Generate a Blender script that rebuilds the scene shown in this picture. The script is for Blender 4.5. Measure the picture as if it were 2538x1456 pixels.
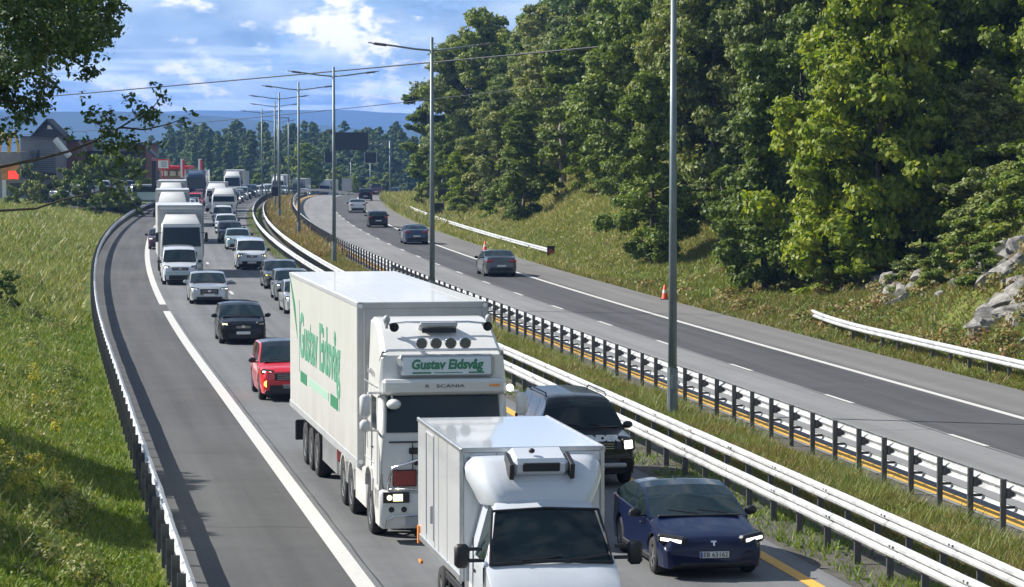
import bpy, bmesh, math, random
import numpy as np
from mathutils import Vector, Matrix
random.seed(7); rng = np.random.default_rng(7)
scene = bpy.context.scene
for o in list(bpy.data.objects): bpy.data.objects.remove(o)
COL = scene.collection
R = math.radians

# ------------------------------------------------------------------ camera
CAM_H = 7.6
F = 7200.0 / 2538.0                      # focal length in picture widths
cam = bpy.data.cameras.new('camera'); cam_ob = bpy.data.objects.new('camera', cam); COL.objects.link(cam_ob)
cam.sensor_width = 36.0; cam.lens = 36.0 * F; cam.clip_start = 0.5; cam.clip_end = 40000
cam_ob.location = (0, 0, CAM_H); cam_ob.rotation_euler = (R(90 - 2.98), 0, 0)
scene.camera = cam_ob
scene.render.resolution_x = 1024; scene.render.resolution_y = 587

# ------------------------------------------------------------------ light
SUN_EL = 38.0
SUN_DIR = Vector((-0.95, 0.30, 0)).normalized()       # horizontal direction towards the sun
sun = bpy.data.lights.new('sun', 'SUN'); sun.energy = 5.0; sun.angle = R(0.53); sun.color = (1.0, 0.955, 0.88)
sun_ob = bpy.data.objects.new('sun', sun); COL.objects.link(sun_ob)
to_sun = Vector((SUN_DIR.x * math.cos(R(SUN_EL)), SUN_DIR.y * math.cos(R(SUN_EL)), math.sin(R(SUN_EL))))
sun_ob.rotation_euler = to_sun.to_track_quat('Z', 'Y').to_euler(); sun_ob.location = (-60, 40, 80)

scene.view_settings.view_transform = 'Standard'; scene.view_settings.look = 'None'
scene.view_settings.exposure = 0.74; scene.view_settings.gamma = 1.0; scene.view_settings.use_curve_mapping = False
scene.render.engine = 'CYCLES'
scene.cycles.max_bounces = 5; scene.cycles.diffuse_bounces = 2; scene.cycles.glossy_bounces = 3
scene.cycles.transmission_bounces = 3; scene.cycles.transparent_max_bounces = 6; scene.cycles.volume_bounces = 0
scene.cycles.use_denoising = True
try: scene.cycles.denoiser = 'OPENIMAGEDENOISE'
except Exception: pass

class NT:
    """small helper for node trees"""
    def __init__(s, tree): s.t = tree; s.n = tree.nodes; s.l = tree.links
    def new(s, kind, **kw):
        nd = s.n.new(kind)
        for k, v in kw.items():
            if k.startswith('_'): setattr(nd, k[1:], v)
            else: nd.inputs[k.replace('__', ' ')].default_value = v
        return nd
    def link(s, a, b): s.l.new(a, b)
    def math(s, op, a, b=None, clamp=False):
        nd = s.n.new('ShaderNodeMath'); nd.operation = op; nd.use_clamp = clamp
        for i, v in enumerate((a, b)):
            if v is None: continue
            if isinstance(v, (int, float)): nd.inputs[i].default_value = v
            else: s.l.new(v, nd.inputs[i])
        return nd.outputs[0]
    def ramp(s, fac, stops, interp='LINEAR'):
        nd = s.n.new('ShaderNodeValToRGB'); cr = nd.color_ramp; cr.interpolation = interp
        while len(cr.elements) < len(stops): cr.elements.new(0.5)
        for e, (p, c) in zip(cr.elements, stops):
            e.position = p; e.color = (c, c, c, 1) if isinstance(c, (int, float)) else (*c, 1)
        s.l.new(fac, nd.inputs[0]); return nd.outputs[0]
    def mix(s, fac, a, b, mode='MIX'):
        nd = s.n.new('ShaderNodeMix'); nd.data_type = 'RGBA'; nd.blend_type = mode
        for sock, v in ((nd.inputs[0], fac), (nd.inputs[6], a), (nd.inputs[7], b)):
            if isinstance(v, (int, float)): sock.default_value = v
            elif isinstance(v, tuple): sock.default_value = (*v, 1)
            else: s.l.new(v, sock)
        return nd.outputs[2]
    def noise(s, vec, scale, detail=3, rough=0.55, dim='3D'):
        nd = s.n.new('ShaderNodeTexNoise'); nd.noise_dimensions = dim
        nd.inputs['Scale'].default_value = scale; nd.inputs['Detail'].default_value = detail
        nd.inputs['Roughness'].default_value = rough
        if vec is not None: s.l.new(vec, nd.inputs['Vector'])
        return nd.outputs[0]

# ------------------------------------------------------------------ world: physical sky with broken cumulus
world = bpy.data.worlds.new('World'); scene.world = world; world.use_nodes = True
w = NT(world.node_tree); w.n.clear()
wout = w.n.new('ShaderNodeOutputWorld'); bg = w.n.new('ShaderNodeBackground'); w.link(bg.outputs[0], wout.inputs[0])
sky = w.n.new('ShaderNodeTexSky'); sky.sky_type = 'NISHITA'; sky.sun_disc = False
sky.sun_elevation = R(SUN_EL); sky.sun_rotation = math.atan2(SUN_DIR.x, SUN_DIR.y)
sky.air_density = 1.0; sky.dust_density = 0.4; sky.ozone_density = 2.0; sky.altitude = 50
tc = w.n.new('ShaderNodeTexCoord')
def wmap(sx, sy, sz, off=(0, 0, 0)):
    mp = w.n.new('ShaderNodeMapping'); mp.inputs['Scale'].default_value = (sx, sy, sz); mp.inputs['Location'].default_value = off
    w.link(tc.outputs['Generated'], mp.inputs[0]); return mp.outputs[0]
bg.inputs[1].default_value = 0.058
sep = w.n.new('ShaderNodeSeparateXYZ'); w.link(tc.outputs['Generated'], sep.inputs[0])
el = w.math('MAXIMUM', sep.outputs[2], 0.0)
# clear sky gets deeper blue than the white Nishita horizon
clear = w.mix(w.ramp(el, [(0.0, 1.0), (0.25, 0.0)]), sky.outputs[0], (3.4, 6.0, 10.2))
# distant grey-blue decks
deck = w.ramp(w.noise(wmap(7, 7, 17, (3.1, 0, 0.4)), 2.2, 6, 0.55), [(0.32, 0.0), (0.50, 1.0)])
deckc = w.ramp(w.noise(wmap(9, 9, 20, (8, 2, 1)), 2.2, 4, 0.5), [(0.36, (2.7, 4.6, 7.6)), (0.60, (8.6, 10.2, 12.0))])
c1 = w.mix(w.math('MULTIPLY', deck, w.ramp(el, [(0.0, 0.85), (0.12, 0.6), (0.4, 0.15)])), clear, deckc)
# bright cumulus heaps, flat-based: lit tops, blue-grey bases
CS = (1.9, 0.3, 0.4)
pv = wmap(1, 1, 2.0, CS)
big = w.noise(pv, 21.0, 8, 0.58)
up = wmap(1, 1, 2.0, (CS[0] + .003, CS[1], CS[2] + 0.010))
big2 = w.noise(up, 21.0, 8, 0.58)
mask = w.ramp(big, [(0.472, 0.0), (0.54, 1.0)])
lit = w.ramp(w.math('SUBTRACT', big, big2), [(-0.01, 0.0), (0.07, 1.0)])
lit = w.math('ADD', lit, w.ramp(big, [(0.52, 0.0), (0.66, 0.5)]), True)
cumc = w.mix(lit, (4.4, 6.9, 11.0), (14.0, 13.8, 13.4))
c2 = w.mix(w.math('MULTIPLY', mask, w.ramp(el, [(0.08, 1.0), (0.5, 0.35)])), c1, cumc)
# low white streaks near the horizon
st = w.ramp(w.noise(wmap(16, 16, 190, (1, 4, 2)), 1.1, 4, 0.5), [(0.50, 0.0), (0.62, 1.0)])
stm = w.math('MULTIPLY', st, w.ramp(el, [(0.0, 1.0), (0.02, 0.8), (0.04, 0.0)]))
c3 = w.mix(stm, c2, (11.5, 13.4, 16.0))
w.link(c3, bg.inputs[0])

# ------------------------------------------------------------------ materials
MATS = {}
def mat(name, col, rough=0.6, metal=0.0, coat=0.0, emit=None, estr=0.0, spec=0.5, noise=None, bump=0.0, bscale=30, trans=0.0):
    if name in MATS: return MATS[name]
    m = bpy.data.materials.new(name); m.use_nodes = True; t = NT(m.node_tree)
    b = m.node_tree.nodes['Principled BSDF']
    b.inputs['Base Color'].default_value = (*col, 1); b.inputs['Roughness'].default_value = rough
    b.inputs['Metallic'].default_value = metal; b.inputs['Coat Weight'].default_value = coat
    b.inputs['Coat Roughness'].default_value = 0.04; b.inputs['Specular IOR Level'].default_value = spec
    if emit: b.inputs['Emission Color'].default_value = (*emit, 1); b.inputs['Emission Strength'].default_value = estr
    if noise:                                        # (scale, amount, detail): dirt and fading of the thing itself
        c = t.n.new('ShaderNodeTexCoord'); nz = t.noise(c.outputs['Object'], noise[0], 4, 0.6)
        lo = tuple(v * (1 - noise[1]) for v in col); hi = tuple(min(1, v * (1 + noise[1])) for v in col)
        t.link(t.ramp(nz, [(0.3, lo), (0.7, hi)]), b.inputs['Base Color'])
    if bump:
        c = t.n.new('ShaderNodeTexCoord'); bp = t.n.new('ShaderNodeBump'); bp.inputs['Strength'].default_value = bump
        bp.inputs['Distance'].default_value = 0.02
        t.link(t.noise(c.outputs['Object'], bscale, 4, 0.6), bp.inputs['Height']); t.link(bp.outputs[0], b.inputs['Normal'])
    MATS[name] = m; return m

def paint(name, col, metal=0.25, rough=0.3, coat=0.9, spec=0.5):
    return mat(name, col, rough, metal, coat, spec=spec, noise=(1.5, 0.06))
M = dict(
    glass=mat('tinted_glass', (0.010, 0.020, 0.022), 0.05, 0.0, 0.0, spec=0.42),
    black=mat('black_plastic', (0.012, 0.012, 0.013), 0.5, noise=(6, 0.3)),
    tyre=mat('tyre_rubber', (0.018, 0.018, 0.019), 0.85, noise=(8, 0.3)),
    rim=mat('alloy_rim', (0.45, 0.45, 0.46), 0.3, 0.8),
    rimdark=mat('dark_rim', (0.08, 0.08, 0.09), 0.35, 0.7),
    chrome=mat('chrome', (0.75, 0.75, 0.75), 0.12, 1.0),
    lamp=mat('lamp_glass', (0.55, 0.57, 0.6), 0.08, 0.3, 0.8),
    lamp_on=mat('lit_headlamp', (0.9, 0.9, 0.85), 0.2, emit=(1, 0.96, 0.85), estr=1.5),
    lamp_warm=mat('warm_headlamp', (0.9, 0.85, 0.6), 0.2, emit=(1, 0.85, 0.45), estr=1.7),
    glow_yellow=mat('yellow_glow', (0.9, 0.85, 0.2), 0.2, emit=(1, 0.9, 0.15), estr=1.2),
    tail=mat('tail_lamp', (0.30, 0.012, 0.012), 0.2, 0, 0.6),
    plate=mat('number_plate', (0.68, 0.69, 0.68), 0.5),
    ink=mat('plate_lettering', (0.02, 0.02, 0.025), 0.5),
    blueink=mat('plate_blue_band', (0.03, 0.06, 0.3), 0.5),
    white=paint('white_paint', (0.56, 0.59, 0.63), 0.0),
    truckwhite=mat('white_truck_body', (0.62, 0.62, 0.60), 0.38, 0, 0.3, noise=(0.9, 0.05)),
    alu=mat('aluminium', (0.5, 0.51, 0.52), 0.38, 0.85, noise=(3, 0.15)),
    greyframe=mat('grey_panel', (0.36, 0.37, 0.38), 0.5, 0.1, noise=(2, 0.1)),
    galv=mat('galvanised_steel', (0.50, 0.51, 0.515), 0.45, 0.15, noise=(2.6, 0.26)),
    postdark=mat('weathered_post_steel', (0.10, 0.10, 0.10), 0.6, 0.4, noise=(3, 0.3)),
    polem=mat('lamp_post_steel', (0.17, 0.21, 0.22), 0.5, 0.4, noise=(2, 0.12)),
    signblack=mat('sign_matrix_black', (0.012, 0.014, 0.014), 0.55, bump=0.2, bscale=60),
    greentxt=mat('green_lettering', (0.03, 0.20, 0.10), 0.5),
    orange=mat('orange_plastic', (0.85, 0.10, 0.03), 0.5),
    redpanel=mat('red_panel', (0.26, 0.035, 0.025), 0.5),
    amber=mat('amber_lens', (0.8, 0.25, 0.02), 0.3),
)
CARCOL = dict(
    navy=paint('midnight_blue_paint', (0.003, 0.007, 0.034), 0.0, .35, .45, .15), black=paint('black_paint', (0.005, 0.0055, 0.006), 0.0, .35, .45, .15),
    darkgrey=paint('dark_grey_paint', (0.06, 0.065, 0.07), 0.5), grey=paint('grey_paint', (0.20, 0.215, 0.22), 0.5),
    silver=paint('silver_paint', (0.46, 0.48, 0.49), 0.55), white=M['white'],
    red=paint('red_paint', (0.66, 0.008, 0.02), 0.0), purple=paint('plum_paint', (0.07, 0.02, 0.05), 0.3),
    blue=paint('blue_paint', (0.03, 0.10, 0.32), 0.3), teal=paint('pale_teal_paint', (0.35, 0.46, 0.47), 0.3),
    darkblue=paint('dark_blue_paint', (0.02, 0.045, 0.09), 0.3))

# ------------------------------------------------------------------ object helpers
def props(o, label=None, cat=None, group=None, kind=None):
    if label: o['label'] = label
    if cat: o['category'] = cat
    if group: o['group'] = group
    if kind: o['kind'] = kind
    return o
def empty(name, loc=(0, 0, 0), rz=0.0, **kw):
    o = bpy.data.objects.new(name, None); o.location = loc; o.rotation_euler = (0, 0, rz); o.empty_display_size = 0.3
    COL.objects.link(o); return props(o, **kw)
def raw(name, verts, faces, mats, parent=None, smooth=False, mi=None, **kw):
    me = bpy.data.meshes.new(name); me.from_pydata([tuple(v) for v in verts], [], faces)
    for m in (mats if isinstance(mats, (list, tuple)) else [mats]): me.materials.append(m)
    if mi is not None: me.polygons.foreach_set('material_index', mi)
    if smooth: me.polygons.foreach_set('use_smooth', [True] * len(me.polygons))
    me.update(); o = bpy.data.objects.new(name, me); o.parent = parent; COL.objects.link(o)
    return props(o, **kw)
def numesh(name, co, quads, mats, parent=None, mi=None, smooth=False, **kw):
    """fast mesh from numpy arrays; quads may be (n,3) or (n,4)"""
    me = bpy.data.meshes.new(name); k = quads.shape[1]
    me.vertices.add(len(co)); me.vertices.foreach_set('co', co.astype(np.float32).ravel())
    me.loops.add(quads.size); me.loops.foreach_set('vertex_index', quads.astype(np.int32).ravel())
    me.polygons.add(len(quads)); me.polygons.foreach_set('loop_start', np.arange(0, quads.size, k, dtype=np.int32))
    if mi is not None: me.polygons.foreach_set('material_index', mi.astype(np.int32))
    if smooth: me.polygons.foreach_set('use_smooth', np.ones(len(quads), bool))
    for m in (mats if isinstance(mats, (list, tuple)) else [mats]): me.materials.append(m)
    me.update(calc_edges=True)
    o = bpy.data.objects.new(name, me); o.parent = parent; COL.objects.link(o)
    return props(o, **kw)

class G:
    """collects simple solids into one mesh"""
    def __init__(s): s.v = []; s.f = []
    def add(s, verts, faces, mtx=None):
        b = len(s.v)
        s.v += [tuple(mtx @ Vector(v)) if mtx else tuple(v) for v in verts]
        s.f += [tuple(b + i for i in f) for f in faces]; return s
    def box(s, c, size, bev=0.0, rot=None, top=None):
        """box with all edges chamfered by bev; top=(sx,sy) scales the upper face"""
        hx, hy, hz = size[0] / 2, size[1] / 2, size[2] / 2
        mt = Matrix.Translation(c)
        if rot: mt = mt @ Matrix.Rotation(rot[2], 4, 'Z') @ Matrix.Rotation(rot[1], 4, 'Y') @ Matrix.Rotation(rot[0], 4, 'X')
        if bev <= 0 or bev * 2.02 > min(size):
            V = [(x * hx * (top[0] if top and z > 0 else 1), y * hy * (top[1] if top and z > 0 else 1), z * hz) for x in (-1, 1) for y in (-1, 1) for z in (-1, 1)]
            return s.add(V, [(0, 1, 3, 2), (4, 6, 7, 5), (0, 4, 5, 1), (2, 3, 7, 6), (0, 2, 6, 4), (1, 5, 7, 3)], mt)
        V = []; idx = {}
        for x in (-1, 1):
            for y in (-1, 1):
                for z in (-1, 1):
                    tx, ty = (top if top and z > 0 else (1, 1))
                    for a in range(3):
                        p = [x * (hx * tx - (0 if a == 0 else bev)), y * (hy * ty - (0 if a == 1 else bev)), z * (hz - (0 if a == 2 else bev))]
                        idx[(x, y, z, a)] = len(V); V.append(tuple(p))
        Fc = []
        for a in range(3):
            for sg in (-1, 1):
                q = []
                for (p, r) in ((-1, -1), (1, -1), (1, 1), (-1, 1)):
                    k = [0, 0, 0]; k[a] = sg; k[(a + 1) % 3] = p; k[(a + 2) % 3] = r; q.append(idx[(*k, a)])
                Fc.append(tuple(q if sg > 0 else q[::-1]))
        for a in range(3):
            b2, c2 = (a + 1) % 3, (a + 2) % 3
            for p in (-1, 1):
                for r in (-1, 1):
                    k1 = [0, 0, 0]; k1[a] = -1; k1[b2] = p; k1[c2] = r; k2 = list(k1); k2[a] = 1
                    Fc.append((idx[(*k1, b2)], idx[(*k2, b2)], idx[(*k2, c2)], idx[(*k1, c2)]))
        for x in (-1, 1):
            for y in (-1, 1):
                for z in (-1, 1): Fc.append(tuple(idx[(x, y, z, a)] for a in range(3)))
        return s.add(V, Fc, mt)
    def cyl(s, a, b, r, n=12, r2=None, caps=True):
        a, b = Vector(a), Vector(b); d = (b - a); q = d.to_track_quat('Z', 'Y').to_matrix(); r2 = r if r2 is None else r2
        V = []
        for p, rr in ((a, r), (b, r2)):
            for i in range(n):
                t = 2 * math.pi * i / n; V.append(p + q @ Vector((rr * math.cos(t), rr * math.sin(t), 0)))
        Fc = [(i, (i + 1) % n, n + (i + 1) % n, n + i) for i in range(n)]
        if caps: Fc += [tuple(range(n))[::-1], tuple(range(n, 2 * n))]
        return s.add(V, Fc)
    def tube(s, pts, rad, n=6):
        rad = rad if isinstance(rad, (list, tuple)) else [rad] * len(pts); pts = [Vector(p) for p in pts]; V = []; Fc = []
        for i, p in enumerate(pts):
            d = (pts[min(i + 1, len(pts) - 1)] - pts[max(i - 1, 0)]).normalized(); q = d.to_track_quat('Z', 'Y').to_matrix()
            for k in range(n):
                t = 2 * math.pi * k / n; V.append(p + q @ Vector((rad[i] * math.cos(t), rad[i] * math.sin(t), 0)))
        for i in range(len(pts) - 1):
            for k in range(n): Fc.append((i * n + k, i * n + (k + 1) % n, (i + 1) * n + (k + 1) % n, (i + 1) * n + k))
        Fc += [tuple(range(n))[::-1], tuple(range((len(pts) - 1) * n, len(pts) * n))]
        return s.add(V, Fc)
    def lathe(s, prof, axis_o, axis_d, n=20):
        """prof: (radius, offset along axis)"""
        o = Vector(axis_o); q = Vector(axis_d).to_track_quat('Z', 'Y').to_matrix(); V = []; Fc = []
        for r, h in prof:
            for k in range(n):
                t = 2 * math.pi * k / n; V.append(o + q @ Vector((r * math.cos(t), r * math.sin(t), h)))
        for i in range(len(prof) - 1):
            for k in range(n): Fc.append((i * n + k, i * n + (k + 1) % n, (i + 1) * n + (k + 1) % n, (i + 1) * n + k))
        return s.add(V, Fc)
    def ell(s, c, r, nu=12, nv=8, mtx=None):
        V = []; Fc = []
        for i in range(nv + 1):
            ph = math.pi * i / nv
            for k in range(nu):
                t = 2 * math.pi * k / nu
                V.append((c[0] + r[0] * math.sin(ph) * math.cos(t), c[1] + r[1] * math.sin(ph) * math.sin(t), c[2] + r[2] * math.cos(ph)))
        for i in range(nv):
            for k in range(nu): Fc.append((i * nu + k, (i + 1) * nu + k, (i + 1) * nu + (k + 1) % nu, i * nu + (k + 1) % nu))
        return s.add(V, Fc, mtx)
    def prism(s, prof, x0, x1, x0t=None, zt=None, bev=0.0):
        """side profile (y,z) polygon extruded across x; narrows towards height zt when x0t given"""
        n = len(prof); V = []
        zmin = min(p[1] for p in prof); zmax = max(p[1] for p in prof)
        def xx(x, z):
            if x0t is None: return x
            k = max(0, (z - zt) / (zmax - zt)) if zmax > zt else 0
            return x * (1 - k * (1 - x0t))
        cy = sum(p[0] for p in prof) / n; cz = sum(p[1] for p in prof) / n
        rings = [(x0, bev), (x0 + bev, 0), (x1 - bev, 0), (x1, bev)] if bev else [(x0, 0), (x1, 0)]
        for x, ins in rings:
            for y, z in prof:
                dy, dz = y - cy, z - cz; L = math.hypot(dy, dz) or 1
                V.append((xx(x, z), y - dy / L * ins, z - dz / L * ins))
        m = len(rings); Fc = []
        for r in range(m - 1):
            for k in range(n): Fc.append((r * n + k, r * n + (k + 1) % n, (r + 1) * n + (k + 1) % n, (r + 1) * n + k))
        Fc += [tuple(range(n))[::-1], tuple(range((m - 1) * n, m * n))]
        return s.add(V, Fc)
    def make(s, name, mats, parent=None, smooth=False, **kw): return raw(name, s.v, s.f, mats, parent, smooth, **kw)

def fix_normals(o):
    bm = bmesh.new(); bm.from_mesh(o.data); bmesh.ops.recalc_face_normals(bm, faces=bm.faces); bm.to_mesh(o.data); bm.free(); return o
def auto_smooth(o, ang=35):
    me = o.data; bm = bmesh.new(); bm.from_mesh(me)
    bmesh.ops.remove_doubles(bm, verts=bm.verts, dist=1e-4)
    bmesh.ops.recalc_face_normals(bm, faces=bm.faces)
    for f in bm.faces: f.smooth = True
    for e in bm.edges:
        if len(e.link_faces) == 2 and e.calc_face_angle(0) > R(ang): e.smooth = False
    bm.to_mesh(me); bm.free(); return o
def copy_tree(o, parent=None):
    c = o.copy(); COL.objects.link(c); c.parent = parent
    for ch in list(o.children): copy_tree(ch, c)
    return c
def recolour(root, old, new):
    for o in [root] + list(root.children_recursive):
        for sl in o.material_slots:
            if sl.material == old: sl.link = 'OBJECT'; sl.material = new
_txt = {}
def text(name, s, size, m, parent, loc, rot, shear=0.0, spacing=1.0, width=None, bold=0.0):
    key = (s, size, shear, spacing, width, bold)
    if key not in _txt:
        cu = bpy.data.curves.new('lettering', 'FONT'); cu.body = s; cu.size = size; cu.shear = shear; cu.space_character = spacing
        cu.align_x = 'CENTER'; cu.align_y = 'CENTER'; cu.extrude = 0.004; cu.offset = bold; cu.resolution_u = 3
        tmp = bpy.data.objects.new('lettering_source', cu); COL.objects.link(tmp)
        dg = bpy.context.evaluated_depsgraph_get(); me = bpy.data.meshes.new_from_object(tmp.evaluated_get(dg))
        bpy.data.objects.remove(tmp)
        if width:
            xs = [v.co.x for v in me.vertices]; k = width / (max(xs) - min(xs))
            for v in me.vertices: v.co.x *= k
        me.materials.clear(); me.materials.append(m); _txt[key] = me
    o = bpy.data.objects.new(name, _txt[key]); o.parent = parent; o.location = loc; o.rotation_euler = rot; COL.objects.link(o); return o

# ------------------------------------------------------------------ road frame
def slope(s):
    m = -0.163
    if s > 100: m += 0.00038 * (min(s, 550) - 100)
    if s > 550: m += 0.0011 * (min(s, 760) - 550)
    return m
_S = np.arange(-200, 1601, 1.0)
_m = np.array([slope(v) for v in _S]); _x = np.cumsum(_m) - _m[0]
_x += (-3.51) - np.interp(54.7, _S, _x)
def x0(s): return float(np.interp(s, _S, _x))
def zr(s):
    if s <= 350: return 0.0
    if s <= 600: return -6.5e-5 * (s - 350) ** 2
    return max(-7.5, -4.06 - 0.0325 * (s - 600))
def P(u, s, z=0.0):
    m = slope(s); L = math.hypot(1, m)
    return Vector((x0(s) + u / L, s - u * m / L, zr(s) + z))
def inv(x, y):
    s = y
    for _ in range(8):
        m = slope(s); L = math.hypot(1, m); u = (x - x0(s)) * L if False else ((x - x0(s)) / L - (y - s) * m / L)
        s = y + u * m / L
    return u, s
def heading(s): m = slope(s); return Vector((m, 1, 0)).normalized()
def px_to_xy(px, Y): return (px - 1269) / 7200.0 * Y
def s_at_px(px, u):
    lo, hi = 30.0, 700.0
    def q(s): p = P(u, s); return 1269 + 7200 * p.x / p.y
    for _ in range(40):
        mid = (lo + hi) / 2
        if q(mid) > px: lo = mid
        else: hi = mid
    return lo

U = dict(rail_l=-3.0, line_l=0.0, div=3.85, yel_l=7.77, rail_a=9.11, rail_b=10.17, rail_c=13.25, yel_r=14.05, dash_r=18.04, line_r=21.4, edge_r=24.4)
def lerp_tab(tab, s):
    xs, ys = zip(*tab); return float(np.interp(s, xs, ys))
BANK_R = [(-100, .6), (60, .6), (104, .62), (118, .30), (130, .14), (158, .16), (180, .45), (230, .42), (262, .28), (330, .14), (420, .03), (600, 0.0)]
BANK_L = [(-100, 1.0), (150, 1.0), (300, .42), (345, .0), (2000, 0)]
def terrain(u, s):
    z = zr(s) - 0.06
    if u < -3.7:
        v = -3.7 - u
        h = 0.30 * v if v < 9 else 2.7 + 1.3 * (1 - math.exp(-(v - 9) / 8))
        h = h * lerp_tab(BANK_L, s)
        z += h + 0.10 * math.sin(s * .21 + v * .5) * min(1, v / 3) * min(1, max(0, (420 - s) / 100)) + 0.12 * math.sin(s * .09 + 1 + v * .23) * min(1, v / 5)
        if s > 345: z += 0.0
    elif u > 24.6:
        v = u - 24.6
        a = lerp_tab(BANK_R, s)
        h = a * (v - 1.2 * (1 - math.exp(-v / 1.2))) if v < 10 else a * (8.8 + (v - 10) * 0.5)
        if v > 6: h += 0.32 * (v - 6) * float(np.interp(s, [280, 420], [1, .1]))
        h = min(h, 20 + 0.02 * v)
        z += h + (0.12 * math.sin(s * .33 + v) + 0.10 * math.sin(s * .11 - v * .4)) * min(1, v / 3)
    elif 10.6 < u < 12.95:
        z += 0.02
    return z
# ================================================================== ground and road
def ground_mat(name, stops, sc=(0.25, 2.2, 14.0), rough=0.95, bump=0.6):
    m = bpy.data.materials.new(name); m.use_nodes = True; t = NT(m.node_tree); b = t.n['Principled BSDF']
    c = t.n.new('ShaderNodeNewGeometry').outputs['Position']
    n1 = t.noise(c, sc[0], 4, 0.6); n2 = t.noise(c, sc[1], 4, 0.65); n3 = t.noise(c, sc[2], 3, 0.6)
    f = t.math('ADD', t.math('MULTIPLY', n1, 0.5), t.math('ADD', t.math('MULTIPLY', n2, 0.3), t.math('MULTIPLY', n3, 0.2)))
    t.link(t.ramp(f, stops), b.inputs['Base Color']); b.inputs['Roughness'].default_value = rough; b.inputs['Specular IOR Level'].default_value = 0.15
    bp = t.n.new('ShaderNodeBump'); bp.inputs['Strength'].default_value = bump; bp.inputs['Distance'].default_value = 0.08
    t.link(n3, bp.inputs['Height']); t.link(bp.outputs[0], b.inputs['Normal']); return m
grass_ground = ground_mat('grass_ground', [(0.34, (0.05, 0.075, 0.018)), (0.46, (0.085, 0.125, 0.025)), (0.56, (0.15, 0.17, 0.04)), (0.66, (0.21, 0.18, 0.075))])
dry_ground = ground_mat('dry_grass_ground', [(0.36, (0.10, 0.13, 0.035)), (0.48, (0.20, 0.19, 0.065)), (0.6, (0.27, 0.20, 0.10))])
verge_ground = ground_mat('median_ground', [(0.36, (0.07, 0.10, 0.025)), (0.48, (0.12, 0.14, 0.035)), (0.6, (0.18, 0.13, 0.06))])
gravel_m = ground_mat('gravel_edge', [(0.35, (0.07, 0.065, 0.055)), (0.65, (0.17, 0.16, 0.14))], (1.0, 6.0, 40.0))
forest_floor = ground_mat('forest_floor', [(0.35, (0.03, 0.035, 0.012)), (0.65, (0.08, 0.07, 0.03))])

def asphalt(name, base, streak=0.10, cracks=False):
    """worn asphalt: coordinates u, s of the road frame come in as UV"""
    m = bpy.data.materials.new(name); m.use_nodes = True; t = NT(m.node_tree); b = t.n['Principled BSDF']
    uv = t.n.new('ShaderNodeUVMap').outputs[0]; pos = t.n.new('ShaderNodeNewGeometry').outputs['Position']
    mp = t.n.new('ShaderNodeMapping'); mp.inputs['Scale'].default_value = (1.0, 0.02, 1); t.link(uv, mp.inputs[0])
    track = t.noise(mp.outputs[0], 1.3, 3, 0.6)                    # wheel tracks running along the road
    patch = t.noise(pos, 0.09, 4, 0.6); fine = t.noise(pos, 22.0, 3, 0.75); mid = t.noise(pos, 1.3, 4, 0.7)
    mp2 = t.n.new('ShaderNodeMapping'); mp2.inputs['Scale'].default_value = (0.15, 2.2, 1); t.link(uv, mp2.inputs[0])
    cross = t.noise(mp2.outputs[0], 0.35, 3, 0.6)
    f = t.math('ADD', t.math('MULTIPLY', track, 0.40), t.math('ADD', t.math('MULTIPLY', patch, 0.22), t.math('ADD', t.math('MULTIPLY', fine, 0.18), t.math('ADD', t.math('MULTIPLY', mid, 0.12), t.math('MULTIPLY', cross, 0.08)))))
    grit = t.noise(pos, 60.0, 2, 0.8); f = t.math('ADD', f, t.math('MULTIPLY', t.math('SUBTRACT', grit, 0.5), 0.22))
    lo = tuple(v * (1 - streak * 2) for v in base); hi = tuple(v * (1 + streak * 2) for v in base)
    t.link(t.ramp(f, [(0.36, lo), (0.64, hi)]), b.inputs['Base Color'])
    b.inputs['Roughness'].default_value = 0.85; b.inputs['Specular IOR Level'].default_value = 0.3
    bp = t.n.new('ShaderNodeBump'); bp.inputs['Strength'].default_value = 0.5; bp.inputs['Distance'].default_value = 0.01
    t.link(fine, bp.inputs['Height']); t.link(bp.outputs[0], b.inputs['Normal']); return m
asph_lane = asphalt('asphalt_light', (0.140, 0.144, 0.146), 0.18)
asph_shoulder = asphalt('asphalt_shoulder', (0.076, 0.076, 0.075), 0.22)
asph_far_in = asphalt('asphalt_pale', (0.195, 0.195, 0.195), 0.13)
asph_dark = asphalt('asphalt_dark', (0.068, 0.068, 0.071), 0.2)
asph_far_sh = asphalt('asphalt_far_shoulder', (0.155, 0.149, 0.142), 0.12)
asph_patch = asphalt('asphalt_joint', (0.085, 0.085, 0.085), 0.1)

def marking(name, col):
    m = bpy.data.materials.new(name); m.use_nodes = True; t = NT(m.node_tree); b = t.n['Principled BSDF']
    pos = t.n.new('ShaderNodeNewGeometry').outputs['Position']
    n = t.noise(pos, 5.0, 5, 0.7); n2 = t.noise(pos, 40, 2, 0.6)
    f = t.math('ADD', t.math('MULTIPLY', n, 0.6), t.math('MULTIPLY', n2, 0.4))
    t.link(t.ramp(f, [(0.30, tuple(v * 0.6 for v in col)), (0.42, tuple(v * 0.93 for v in col)), (0.6, col)]), b.inputs['Base Color'])
    b.inputs['Roughness'].default_value = 0.7; return m
line_white = marking('road_paint_white', (0.54, 0.53, 0.50)); line_yellow = marking('road_paint_yellow', (0.70, 0.38, 0.05))

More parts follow.
